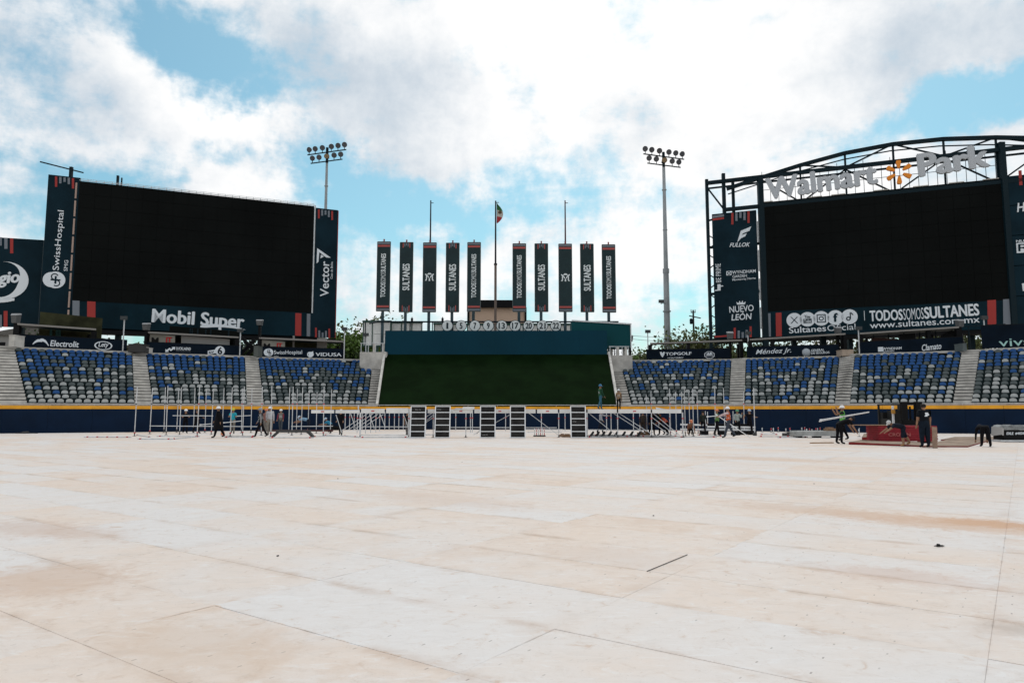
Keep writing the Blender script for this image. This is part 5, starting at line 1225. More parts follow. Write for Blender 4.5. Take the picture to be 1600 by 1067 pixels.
# ================================================================ PEOPLE
dg_=None
def person(loc,yaw,label,lean=0,legs=((12,8),(-14,10)),arms=((10,15),(-8,15)),ab=(8,8),h=1.75,shirt=(.01,.01,.012),sleeve='long',trous=(.008,.008,.01),shorts=False,skin=(.30,.17,.11),hat='white',vest=None,headpitch=0,build=1.0,shoe=(.01,.01,.01),pel=None,coat=False,printed=False,hair=(.012,.01,.008),onz=0):
    k=h/1.75; rad=math.radians
    e=empty('person',loc,label,'person'); e.rotation_euler=(0,0,rad(yaw))
    V=Vector; a=rad(lean); td=V((math.sin(a),0,math.cos(a)))
    J={}; J['pel']=V((0,0,0)); J['belly']=td*.16; J['chest']=td*.36; J['neck']=td*.53; hp=a*.6+rad(headpitch); hd=V((math.sin(hp),0,math.cos(hp)))
    J['skull']=J['neck']+hd*.12; J['crown']=J['neck']+hd*.24+V((.0,0,0))
    E=[('pel','belly'),('belly','chest'),('chest','neck'),('neck','skull'),('skull','crown')]
    rr={'pel':.135*build,'belly':.125*build,'chest':.135*build,'neck':.058,'skull':.082,'crown':.066}
    reg={'pel':'t','belly':'s','chest':'s','neck':'k','skull':'k','crown':'k'}
    for s,(th,kf) in zip((1,-1),legs):
        n='L' if s>0 else 'R'
        hip=V((0,s*.095,-.04)); t1=rad(th); kn=hip+V((math.sin(t1),s*.02,-math.cos(t1)))*.43; t2=rad(th-kf); an=kn+V((math.sin(t2),0,-math.cos(t2)))*.41
        J['hip'+n]=hip;J['kn'+n]=kn;J['an'+n]=an; J['toe'+n]=an+V((.17,s*.02,-.045))
        E+=[('pel','hip'+n),('hip'+n,'kn'+n),('kn'+n,'an'+n),('an'+n,'toe'+n)]
        rr['hip'+n]=.104*build;rr['kn'+n]=.076*build;rr['an'+n]=.056;rr['toe'+n]=.038
        reg['hip'+n]='t';reg['kn'+n]='t';reg['an'+n]='a';reg['toe'+n]='o'
    for s,(ua,ef),ab_ in zip((1,-1),arms,ab):
        n='L' if s>0 else 'R'
        sh=J['neck']-td*.05+V((0,s*.18,0)); u=rad(ua); b_=rad(ab_)
        el=sh+V((math.sin(u)*math.cos(b_),s*math.sin(b_),-math.cos(u)*math.cos(b_)))*.28
        f=rad(ua+ef); b2=rad(ab_*.3); fd=V((math.sin(f)*math.cos(b2),s*math.sin(b2),-math.cos(f)*math.cos(b2))); wr_=el+fd*.25; ha=wr_+fd*.075
        J['sh'+n]=sh;J['el'+n]=el;J['wr'+n]=wr_;J['ha'+n]=ha
        E+=[('chest','sh'+n),('sh'+n,'el'+n),('el'+n,'wr'+n),('wr'+n,'ha'+n)]
        rr['sh'+n]=.078*build;rr['el'+n]=.054;rr['wr'+n]=.034;rr['ha'+n]=.034
        reg['sh'+n]='s';reg['el'+n]='e';reg['wr'+n]='w';reg['ha'+n]='k'
        side=V((0,1,0)); 
        for q in range(4):
            b0=ha+fd*.02+V((0,(q-1.5)*.022,0)); p1=b0+fd*(.035+.006*(q in(1,2)))+V((0,0,0)); p2=p1+(fd+V((.5,0,-.2))).normalized()*.035
            J[f'f{q}a'+n]=p1;J[f'f{q}b'+n]=p2; E+=[('ha'+n,f'f{q}a'+n),(f'f{q}a'+n,f'f{q}b'+n)]
            rr[f'f{q}a'+n]=.0095;rr[f'f{q}b'+n]=.0085;reg[f'f{q}a'+n]='k';reg[f'f{q}b'+n]='k'
        tp=wr_+fd*.03+V((.045,-s*.02,0)); J['th'+n]=tp; E.append(('wr'+n,'th'+n)); rr['th'+n]=.010;reg['th'+n]='k'
    low=min(v.z-(.045 if kk.startswith('an') else .03) for kk,v in J.items() if kk[:2] in('an','to','kn'))
    for kk in J: J[kk]=(J[kk]-V((0,0,low)))*k
    keys=list(J); idx={n:i for i,n in enumerate(keys)}
    me=bpy.data.meshes.new('person_body'); me.from_pydata([tuple(J[n]) for n in keys],[(idx[a_],idx[b_]) for a_,b_ in E],[])
    ob=bpy.data.objects.new('body_tmp',me); col.objects.link(ob)
    md=ob.modifiers.new('s','SKIN'); sv=me.skin_vertices[0].data if me.skin_vertices else None
    if sv is None:
        bpy.context.view_layer.objects.active=ob; me.skin_vertices.new() if hasattr(me.skin_vertices,'new') else None; sv=me.skin_vertices[0].data
    for n,i in idx.items():
        r_=rr[n]*k; sv[i].radius=(r_,r_)
    sv[idx['pel']].use_root=True
    md2=ob.modifiers.new('b','SUBSURF'); md2.levels=1; md2.render_levels=1
    bpy.context.view_layer.update()
    dg=bpy.context.evaluated_depsgraph_get(); nm=bpy.data.meshes.new_from_object(ob.evaluated_get(dg)); nm.name='person_body'
    bpy.data.objects.remove(ob)
    for v in nm.vertices: # fuller chest and shoulders sideways, flatter front to back
        pass
    M_=lambda c,n: mat(f'{n}_{c[0]:.3f}_{c[1]:.3f}_{c[2]:.3f}',c,.85,var=.25,vscale=9,spec=.15)
    ms=[M_(skin,'skin'),M_(shirt,'cloth'),M_(trous,'cloth'),M_(shoe,'shoe')]
    for m in ms: nm.materials.append(m)
    segs=[(J[a_],J[b_],a_,b_) for a_,b_ in E]
    mi=[];regs=[]
    for p in nm.polygons:
        c=p.center; best=None
        for A,B,an,bn in segs:
            d=B-A; t=max(0,min(1,(c-A).dot(d)/max(d.length_squared,1e-9))); dd=(c-(A+d*t)).length-rr[an]*k*(1-t)-rr[bn]*k*t
            if best is None or dd<best[0]: best=(dd,an,bn,t)
        _,an,bn,t=best; b0=an[:-1] if an[-1] in 'LR' else an; b1=bn[:-1] if bn[-1] in 'LR' else bn
        if b1 in('neck',): g=1
        elif b0=='neck' or b1=='crown': g=0
        elif (b0,b1)==('pel','belly'): g=2 if t<.35 else 1
        elif b1 in('belly','chest','sh'): g=1
        elif b1=='el': g=1 if (sleeve!='none' and (sleeve=='long' or t<.75)) else 0
        elif b1=='wr': g=1 if sleeve=='long' else 0
        elif b1 in('hip',): g=2
        elif b1=='kn': g=2
        elif b1=='an': g=(0 if t>.15 else 2) if shorts else 2
        elif b1=='toe': g=3
        else: g=0
        mi.append(g); regs.append((b0,b1))
    nm.polygons.foreach_set('material_index',mi); nm.polygons.foreach_set('use_smooth',[True]*len(mi)); nm.update()
    # face: eyes and nose merged into the body surface mesh
    bo=bpy.data.objects.new('body',nm); col.objects.link(bo); bo.parent=e
    e['_o']=(0,0,0)
    C=J['skull']+hd*.02*k; fwd=V((math.cos(hp),0,-math.sin(hp)))
    mb=MB(); mb.hexa([C+fwd*.075*k+V((0,y,z)) for y,z in((-.012,-.025),(.012,-.025),(.008,.015),(-.008,.015))],[C+fwd*.105*k+V((0,y,z)) for y,z in((-.01,-.02),(.01,-.02),(.003,.0),(-.003,.0))])
    mb.build('nose',ms[0],e)
    mb=MB()
    for s in(-1,1): mb.box(C+fwd*.083*k+V((0,s*.03*k,.02*k)),(.01,.018*k,.009*k))
    mb.box(C+fwd*.08*k-hd*.045*k,(.008,.04*k,.008*k)); mb.build('eyes_and_mouth',mat('face_dark',(.03,.012,.01),.6),e)
    mb=MB()
    for s in(-1,1): mb.box(C+V((0,s*.083*k,0)),(.03*k,.014*k,.045*k))
    mb.build('ear',ms[0],e)
    # headwear
    Cc=J['skull']+hd*.055*k; ax=Matrix((fwd,V((0,1,0)),hd)).transposed()
    HC={'white':(.80,.80,.80),'blue':(.03,.16,.32),'orange':(.62,.20,.09),'yellow':(.55,.50,.04),'green':(.10,.28,.14),'grey':(.25,.26,.27),'lightblue':(.40,.48,.58)}
    if hat in HC:
        mb=MB(); mb.lathe(Cc,[(.135*k,.0),(.128*k,.018*k),(.118*k,.03*k),(.105*k,.09*k),(.07*k,.125*k),(.02*k,.138*k)],14,ax)
        mb.hexa([Cc+ax@V(q)*k for q in((.10,-.09,0),(.19,-.05,-.012),(.19,.05,-.012),(.10,.09,0))],[Cc+ax@V(q)*k for q in((.10,-.09,.012),(.19,-.05,0),(.19,.05,0),(.10,.09,.012))])
        mb.build('hard_hat',mat('hard_hat_'+hat,HC[hat],.35),e,smooth=False)
    else:
        hc={'cap':(.012,.013,.02),'brown':(.09,.065,.045),'whitecap':(.5,.5,.5)}.get(hat,hair)
        mb=MB(); mb.lathe(Cc-hd*.01*k,[(.100*k,-.04*k),(.106*k,.0),(.102*k,.05*k),(.07*k,.095*k),(.02*k,.108*k)],12,ax)
        if hat!='hair': mb.hexa([Cc+ax@V(q)*k for q in((.08,-.07,0),(.18,-.05,-.012),(.18,.05,-.012),(.08,.07,0))],[Cc+ax@V(q)*k for q in((.08,-.07,.012),(.18,-.05,0),(.18,.05,0),(.08,.07,.012))])
        mb.build('hair' if hat=='hair' else 'cap',mat(f'headwear_{hat}',hc,.85),e)
    # vest or coat as a garment over the torso
    if vest or coat:
        sel=[]
        for p,(b0,b1) in zip(nm.polygons,regs):
            if b1 in('belly','chest') or (b1=='sh') or (coat and b1 in('hip','kn')) or b1=='neck': sel.append(p)
        vm={};vs=[];fs=[]
        for p in sel:
            f=[]
            for vi in p.vertices:
                if vi not in vm:
                    v=nm.vertices[vi]; vm[vi]=len(vs); vs.append(v.co+v.normal*(.016 if not coat else .028))
                f.append(vm[vi])
            fs.append(tuple(f))
        mb=MB(); mb.add(vs,fs); vc=vest or shirt; mb.build('coat' if coat else 'safety_vest',M_(vc,'vest'),e,smooth=True)
        if coat: 
            mb=MB(); P0=J['belly']; mb.lathe(P0-V((0,0,.60*k)),[(.29*k,0),(.255*k,.35*k),(.20*k,.70*k),(.165*k,.85*k)],14,Matrix.Diagonal((.95,1,1))); mb.build('coat_skirt',M_(vc,'vest'),e)
        if vest and not coat:
            mb=MB(); c=J['belly']+td*.03*k
            axt=Matrix((td.cross(V((0,1,0)))*-1,V((0,1,0)),td)).transposed()
            for o_ in(.0,.10): mb.lathe(c+td*o_*k,[(.150*k*build,.0),(.150*k*build,.03*k)],14,axt)
            mb.build('reflective_band',mat('reflective',(.55,.56,.55),.4),e)
    if printed:
        mb=MB(); c=J['chest']; 
        for y,z,w_,hh in((.0,.06,.12,.05),(-.02,.0,.14,.06),(.03,-.05,.10,.04)):
            A=c+td*z*k; mb.box(A+V((-.145*k*build,y,0)),(.02,w_*k,hh*k))
        mb.build('back_print',white,e)
    return e
def hand_point(e,px,py,Y): return on_y(px,py,Y)
def P3(px,py): return G(px,py)
N_=(.004,.004,.006); NV=(.010,.014,.025); JE=(.05,.10,.16); GY=(.28,.28,.29)
PE=[]
def pp(px,py,*a,**k): PE.append(person(P3(px,py),*a,**k)); return PE[-1]
WALK=((20,10),(-18,12))
pp(341,684,200,'person in a long black coat and white hard hat striding across the floor',legs=((16,4),(-17,12)),arms=((-18,12),(14,20)),shirt=N_,trous=N_,hat='white',coat=True,h=1.84,build=1.15,lean=4)
pp(289,677,-60,'person in black with a white hard hat and crossed arms behind the scaffold',arms=((25,85),(25,80)),shirt=N_,trous=N_,hat='white',h=1.70,sleeve='short')
pp(307,677,-30,'person in black shirt and brown cap behind the scaffold',shirt=N_,trous=N_,hat='brown',h=1.74,arms=((20,60),(30,40)))
pp(363,677.5,-75,'person in a turquoise shirt and yellow hard hat carrying white beams',shirt=(.03,.33,.42),trous=(.20,.18,.15),hat='yellow',h=1.76,arms=((20,70),(30,60)),sleeve='short')
pp(407,683,190,'person in grey hard hat and dark reflective vest walking with black trousers',legs=((24,8),(-20,14)),shirt=GY,trous=N_,vest=(.025,.03,.03),hat='grey',h=1.78,lean=5,arms=((-15,15),(12,20)))
pp(421,680,100,'person in light grey hooded top and white hard hat facing the wall',shirt=(.42,.42,.44),trous=(.24,.22,.19),hat='white',h=1.85,build=1.1)
pp(415,679,80,'person mostly hidden by the grey hooded top, in an orange hard hat',shirt=(.25,.12,.10),trous=(.2,.18,.16),hat='orange',h=1.72)
pp(438,674,-85,'person in maroon sleeves and grey vest with white hard hat facing the camera',shirt=(.20,.03,.05),vest=(.17,.16,.14),trous=(.06,.07,.08),hat='white',h=1.72,arms=((12,20),(10,25)))
pp(482,677,180,'person in a pale blue shirt bending low over the scaffold tubes',lean=78,legs=((-5,10),(6,12)),shirt=(.18,.30,.42),trous=NV,hat='lightblue',arms=((55,15),(45,20)),sleeve='short',h=1.74,headpitch=15)
pp(519,676,175,'person in a blue shirt and pale helmet crouching beside the deck beam',lean=55,legs=((75,120),(65,115)),shirt=(.03,.22,.36),trous=N_,hat='lightblue',arms=((50,30),(40,30)),sleeve='short',h=1.7)
pp(532,680,-90,'person in black standing under the white deck beam with a white hard hat',shirt=N_,trous=N_,hat='white',h=1.66,arms=((15,30),(10,40)))
pp(636,680,-100,'person in black shirt and grey trousers half hidden by a leaning panel',shirt=N_,trous=(.13,.12,.12),hat='hair',h=1.55,sleeve='short')
ev=on_y(938,637.5,47); dk=on_y(967,637.5,47)
DECK=1.66
def pd(px,Y,*a,**k): q=on_y(px,640,Y); PE.append(person(Vector((q.x,Y,DECK)),*a,**k)); return PE[-1]
pd(938.5,46.2,20,'person in a blue hard hat, green vest and jeans standing on the deck',shirt=(.02,.07,.04),vest=(.025,.10,.05),trous=(.06,.17,.24),hat='blue',h=1.62,arms=((5,40),(10,20)))
pd(967,46.6,80,'person in a white hard hat and tan vest standing with back turned on the deck',shirt=(.20,.12,.07),vest=(.36,.22,.13),trous=N_,hat='white',h=1.30*1.02)
pp(939,678,-20,'person in pale grey shirt pointing behind the diagonal deck braces',shirt=(.40,.40,.42),trous=NV,hat='white',h=1.66,arms=((70,20),(10,30)))
pp(1005,679,-90,'person in drab brown clothes standing under the deck',shirt=(.09,.07,.055),trous=(.06,.045,.035),hat='hair',h=1.55)
pp(1019,680,-70,'person all in black standing under the deck end',shirt=N_,trous=N_,hat='hair',h=1.6)
pp(1033,680,170,'person in dark green top leaning under the deck end',shirt=(.01,.04,.03),trous=N_,hat='hair',lean=22,h=1.66)
pp(1043,680,180,'person in a red-orange vest bending beside the last deck post',lean=55,shirt=(.30,.05,.03),vest=(.62,.10,.05),trous=N_,hat='orange',legs=((20,40),(5,30)),h=1.6,arms=((50,10),(40,15)))
pp(1078,680,-90,'person crouching behind low beams with a white and orange helmet',lean=45,legs=((85,135),(80,130)),shirt=(.22,.10,.06),trous=N_,hat='orange',h=1.6)
pp(1099,679,-80,'person in dark clothes half hidden by thin scaffold poles',shirt=(.02,.025,.02),trous=N_,hat='hair',h=1.6)
pp(1121,681,0,'person in an orange hard hat behind a pole, holding a tube end',shirt=(.03,.05,.09),vest=(.10,.20,.06),trous=N_,hat='orange',h=1.68,arms=((70,10),(60,15)))
pp(1139,684,175,'person in white hard hat and orange vest carrying a long tube',legs=((20,5),(-20,15)),shirt=(.55,.42,.42),vest=(.48,.10,.04),trous=(.05,.06,.08),hat='white',h=1.84,arms=((75,-5),(60,10)),lean=3)
pp(1153,679,-90,'person in a pale grey hooded top and green hard hat with raised hand',shirt=(.34,.38,.36),trous=N_,hat='green',h=1.66,arms=((35,120),(10,40)))
pp(1172,679,-90,'person in black with a light blue hard hat reaching sideways',shirt=N_,trous=N_,hat='lightblue',h=1.68,arms=((30,60),(30,20)),ab=(30,60),sleeve='short')
pp(1318,688,170,'person in white hard hat and bright green vest shouldering a bundle of tubes',shirt=(.015,.015,.02),vest=(.13,.42,.10),trous=N_,hat='white',h=1.84,arms=((70,95),(60,90)),sleeve='short')
pp(1312,693.5,0,'person in black bending forward over the brown sheets',lean=74,legs=((-4,6),(8,10)),shirt=N_,trous=N_,hat='cap',h=1.78,arms=((28,5),(20,10)),sleeve='short',headpitch=10)
pp(1412,697,180,'person in navy shorts and white cap stooping with hands near the floor',lean=82,legs=((12,18),(-22,10)),shirt=NV,trous=NV,shorts=True,hat='whitecap',h=1.62,arms=((52,5),(44,12)),sleeve='short',shoe=(.35,.18,.07),build=1.15)
pp(1446,699,92,'large person in navy T-shirt with white back print standing by the red stack',shirt=(.004,.006,.009),trous=(.006,.012,.022),hat='hair',h=1.86,build=1.42,arms=((4,8),(2,8)),ab=(13,16),sleeve='short',printed=True,legs=((3,2),(-3,2)))
pp(1541,698,75,'person in black bending so low that only legs and back show',lean=100,legs=((18,6),(-14,6)),shirt=N_,trous=N_,hat='cap',h=1.66,arms=((10,0),(5,0)),build=1.1)
# ================================================================ SCAFFOLD, STAGE DECK, LOOSE THINGS
redj=mat('rosette_red',(.50,.03,.04),.5); blackp=mat('deck_black',(.022,.021,.02),.7,var=.5,vscale=2.5,spec=.15); whb=mat('fascia_white',(.74,.73,.71),.6,var=.1,vscale=1)
footm=mat('jack_dark',(.05,.05,.05),.6)
def standard(par,px,pyb,pyt,rings=(631,),r=.024):
    g=G(px,pyb); Y=g.y; t=on_y(px,pyt,Y)
    lx=R.uniform(-.012,.012)*t.z
    mb=MB(); mb.tube((g.x,Y,.10),(g.x+lx,Y,t.z),r*1.05,6); o=mb.build('standard',alum,par)
    for ry in list(rings)+[None]:
        z=on_y(px,ry,Y).z if ry else .22
        if z<t.z: mb=MB(); q=z/t.z; mb.tube((g.x+lx*q,Y,z-.03),(g.x+lx*q,Y,z+.03),.055,8); mb.build('rosette',redj if R.random()<.6 else footm,o)
    mb=MB(); mb.tube((g.x,Y,0),(g.x,Y,.2),.03,6); mb.box((g.x,Y,.012),(.16,.16,.02)); mb.build('base_jack',footm,o)
    return g
def ledger(par,pa,pb,Y,r=.024,m=None,name='ledger'):
    mb=MB(); mb.tube(on_y(*pa,Y),on_y(*pb,Y),r*1.2,6); return mb.build(name,m or alum,par)
c0=G(340,678)
sa=empty('scaffold',c0,'half-built scaffold of thin upright poles in front of the left navy wall','scaffold')
for a in ((210,681.5,604),(234,678,606),(256,676,605),(259.5,679.5,603),(276,675.5,606),(280.6,679,605),(302,676,606),(308,681,603),(320,676,608),(330,679,607),(347,676,606),(359.5,682,605),(377,676.5,607),(379,680.5,604),(392,676,606),(408,680,604),(423,682,603),(451,677,606),(456,680,604),(463,676,607),(470.5,679,605),(481,676,610),(494,677,612),(505,681,604),(516,677,608)): standard(sa,*a)
Yl=G(300,679).y
for (a,b_) in (((234,665.3),(404,666.3)),((270,649.2),(333,649.6)),((455,666),(520,665.6)),((259,679.6),(308,681))): ledger(sa,a,b_,Yl)
ledger(sa,(370,650),(392,649),Yl)
sb=empty('scaffold',G(1110,678),'half-built scaffold of thin upright poles around low beams right of the stage deck','scaffold')
for a in ((1011,679,617),(1018.5,681,611),(1048,680,607),(1057,678,612),(1066.5,677,612),(1071,681,606),(1078,676,613),(1083.6,681.5,607),(1091,677,611),(1103,675,642),(1106,674,643),(1118,680,607),(1133,680,606),(1146,676,642),(1163,676,612)): standard(sb,*a)
g=G(1179.5,680.5); t=on_y(1177.5,606,g.y); mb=MB(); mb.tube((g.x,g.y,.1),t,.03,6); mb.build('standard',alum,sb); mb=MB(); mb.box((g.x,g.y,.1),(.2,.2,.2)); mb.build('base_jack',footm,sb)
Yr=G(1120,679).y
for ya,yb_,x0,x1 in((663,664,1063,1105),(666.5,667.5,1105,1180),(670.5,671.5,1063,1180)):
    p=on_y(x0,ya,Yr);q=on_y(x1,yb_,Yr); mb=MB(); mb.beam(p,q,.05,.11); mb.build('ledger',alub,sb)
for x in(1100,1128,1160,1175):
    g=on_y(x,676,Yr); mb=MB(); mb.box((g.x,g.y,.13),(.5,.4,.24)); mb.build('ballast_block',black,sb)
mb=MB(); p=on_y(1090,664,Yr+1.5);q=on_y(1172,664,Yr+1.5); mb.beam(p,q,.5,.16); mb.build('stacked_rail',black,sb)
# stage deck
YF=42.9
zt=DECK; zb_=on_y(777,645.5,YF).z
de=empty('stage_deck',(on_y(777,640,YF).x,YF+2,0),'long unfinished stage deck with white edge beams on posts and diagonal braces','stage')
xs=[485,523,563,602,639,667,700,740,762,800,838,873,893,917,965,1018,1066]
ytop=[640.3,640.3,638.5,637.5,637.8]+[639.2]*12
for i,(a,c_) in enumerate(zip(xs,xs[1:])):
    A=on_y(a+1.2,645,YF);B=on_y(c_-1.2,645,YF); zt_=on_y(a,ytop[i],YF).z
    if a==873: pass
    mb=MB(); mb.hexa([(A.x,YF,zb_),(B.x,YF,zb_),(B.x,YF+.06,zb_),(A.x,YF+.06,zb_)],[(A.x,YF,zt_),(B.x,YF,zt_),(B.x,YF+.06,zt_),(A.x,YF+.06,zt_)]); mb.build('edge_beam',whb,de)
    if i%2==0: mb=MB(); mb.box(((A.x+B.x)/2,YF-.006,(zb_+zt_)/2),(.18,.01,.06)); mb.build('maker_plate',redj,de)
for i in range(9):
    a=on_y(905+i*18,640,YF).x; c_=on_y(905+(i+1)*18-.6,640,YF).x
    mb=MB(); mb.hexa([(a,YF+.07,zb_+.06),(c_,YF+.07,zb_+.06),(c_,YF+4.8,zb_+.06),(a,YF+4.8,zb_+.06)],[(a,YF+.07,zt-.01),(c_,YF+.07,zt-.01),(c_,YF+4.8,zt-.01),(a,YF+4.8,zt-.01)]); mb.build('deck_board',blackp,de)
for px in (563,639,677,728,762,873,893,917,965,1018,1067):
    A=on_y(px,660,YF+.1)
    mb=MB(); wd=.09 if px in(563,639,917) else .05
    mb.beam((A.x,YF+.1,.12),(A.x,YF+.1,zb_+.05 if px!=639 else zt+.05),wd); o=mb.build('post',alum,de)
    mb=MB(); mb.tube((A.x,YF+.1,1.1),(A.x,YF+.1,1.16),.06,8); mb.build('rosette',redj,o)
    mb=MB(); mb.tube((A.x,YF+.1,0),(A.x,YF+.1,.15),.035,6); mb.box((A.x,YF+.1,.012),(.18,.18,.02)); mb.build('base_jack',footm,o)
# rear rows of posts
k_=0
for px,py in [(539,673),(546,672.5),(553,672),(558,677),(566,672),(571,678),(579,676.5),(587,675.5),(593,674),(601,672.5),(608,672),(616,672),(623,671.8),(630,671.8),(665,676),(690,674),(712,673),(735,676),(738,676),(790,674),(846,674),(883,674),(905,674),(948,676),(955,674),(990,676),(1000,675),(1030,676),(1047,678)]:
    g=G(px,py); mb=MB(); mb.tube((g.x,g.y,.02),(g.x,g.y,zb_+.1),.03,6); o=mb.build('post',alum,de)
    mb=MB(); mb.tube((g.x,g.y,1.05),(g.x,g.y,1.12),.055,8); mb.build('rosette',redj,o)
def brace(a,b_,Y=YF+.3,w=.034,m=alum):
    mb=MB(); mb.beam(on_y(*a,Y),on_y(*b_,Y+.0),w); mb.build('brace',m,de)
for i in range(4): brace((534+i*8.5,672.5),(575+i*8,645.5+i*.6),YF+.6+i*.4)
for a,b_ in (((534,676),(525,648)),((555,668),(548,646)),((585,670),(577,646)),((602,668),(594,646)),((638,668),(630,646)),((740,679),(800,646)),((745,678),(752,668)),((826,645),(873,680)),((902,665),(915,651)),((921,646),(963,680)),((959,646),(1008,677)),((968,646),(1018,678)),((1021,646),(1062,680)),((1019,652),(1056,680)),((1019,660),(1045,678)),((644,676),(677,648)),((646,673),(677,652)),((650,662),(675,645))): brace(a,b_,w=.034)
ledger(de,(563,666.5),(640,666.8),YF+1.5); ledger(de,(645,679),(680,679),YF+.2); ledger(de,(693,667.5),(870,668),YF+2); ledger(de,(820,671),(880,671),YF+1.0,m=alub); ledger(de,(563,679.5),(640,680),YF+.25); ledger(de,(823,675),(878,675),YF+1,m=alub); ledger(de,(917,671),(1010,672),YF+1.4,m=alub)
for i,x in enumerate((922,931,940,950,960,972,984,996)):
    g=on_y(x,676,YF+1.2); mb=MB(); mb.beam((g.x,g.y,.02),(g.x+.25,g.y+.4,.28),.10); mb.build('low_frame',footm,de)
brace((560,633),(560,648),YF+.1,.06,alum)
# ramp slab at the right end, boards leaning
mb=MB(); p=[on_y(1020,636.2,YF+1),on_y(1056,642.5,YF+.2),on_y(1063,643.5,YF+.2),on_y(1022,641,YF+1)]
mb.prism(Plane((p[3].x,YF+.2,0),(p[3].x+1,YF+.2,0)),[(v.x-p[3].x,v.z) for v in (p[3],p[2],p[1],p[0])],0,.05); 
o=tag(mb.build('loose_beam',whb),'loose white beam lying aslant on the right end of the deck','beam')
mb=MB(); A=on_y(722,638,YF+.4);B=on_y(741,638,YF+.4); mb.hexa([(A.x,YF-.1,zt+.0),(B.x,YF-.1,zt+.0),(B.x,YF+.7,zt),(A.x,YF+.7,zt)],[(A.x+.1,YF-.1,zt+.17),(B.x,YF-.1,zt+.17),(B.x,YF+.7,zt+.17),(A.x+.1,YF+.7,zt+.17)]); tag(mb.build('white_tray',whb),'white tray lying on the deck edge between two leaning panels','tray')
mb=MB(); A=on_y(709,641,YF+.3);B=on_y(724,641,YF+.3); mb.hexa([(A.x,YF-.05,zt),(B.x,YF-.05,zt),(B.x,YF+.5,zt),(A.x,YF+.5,zt)],[(A.x+.15,YF-.05,zt+.09),(B.x,YF-.05,zt+.09),(B.x,YF+.5,zt+.09),(A.x+.15,YF+.5,zt+.09)]); tag(mb.build('grey_tray',alum),'low grey tray lying on the deck left of the white tray','tray')
# five leaning deck panels
PN=[(652.5,'leaning black panel with small white printing near its top, leftmost of the five'),(691,'leaning black panel right beside the braced gap with a scuffed grey surface'),(762,'leaning black panel standing right of the red-collared poles'),(809,'leaning black panel between two wide openings of the stage'),(904,'leaning black panel next to the thick post, rightmost of the five')]
YPn=42.0
def deckpanel(px,label):
    c=on_y(px,680,YPn); H=on_y(px,634.5,YPn+.25).z; W=.92
    e=empty('deck_panel',(c.x,YPn,0),label,'deck panel','framed black deck panels leaning upright along the stage'); e['_o']=(c.x,YPn,0)
    top=.28
    F=lambda x,z,o=0:Vector((c.x+x,YPn+top*z/H-o,z+.01))
    def slab(x0,x1,z0,z1,o0,o1,m,n):
        mb=MB(); mb.hexa([F(x0,z0,o1),F(x1,z0,o1),F(x1,z0,o0),F(x0,z0,o0)],[F(x0,z1,o1),F(x1,z1,o1),F(x1,z1,o0),F(x0,z1,o0)]); mb.build(n,m,e)
    slab(-W/2,-W/2+.055,0,H,-.02,.06,alub,'side_rail');slab(W/2-.055,W/2,0,H,-.02,.06,alub,'side_rail')
    for i in range(6):
        z=H*i/5; z0=max(0,z-.022); z1=min(H,z+.022)
        if i==0:z1=.045
        if i==5:z0=H-.045
        slab(-W/2+.056,W/2-.056,z0,z1,-.02,.055,alub,'cross_rail')
    for i in range(5):
        slab(-W/2+.056,W/2-.056,H*i/5+.0235+(.0225 if i==0 else 0),H*(i+1)/5-.0235-(.0225 if i==4 else 0),-.015,.02,blackp,'board')
    return e,F,H
for i,(px,l) in enumerate(PN):
    e,F,H=deckpanel(px,l)
    pl=Plane(F(-.46,0,.03),F(.46,0,.03))
    if i in(0,1,2,4):
        zc={0:H*.87,1:H*.87,2:H*.08,4:H*.49}[i]; wd={0:.34,1:.24,2:.3,4:.22}[i]; x0={0:.28,1:.12,2:.15,4:.12}[i]
        o=txt({0:'Nivtec·mx',1:'Layher',2:'Layher',4:'Layher'}[i] if 0 else {0:'Mon... mx',1:'montage',2:'mont 04',4:'montage'}[i],pl,(x0,zc),(x0+wd,zc),(x0,zc+.06),mat('faint_print',(.42,.42,.42) if i==0 else (.2,.2,.2),.7),e,uv=True,w0=0,d=.01)
        o.location.y+=.28*zc/H
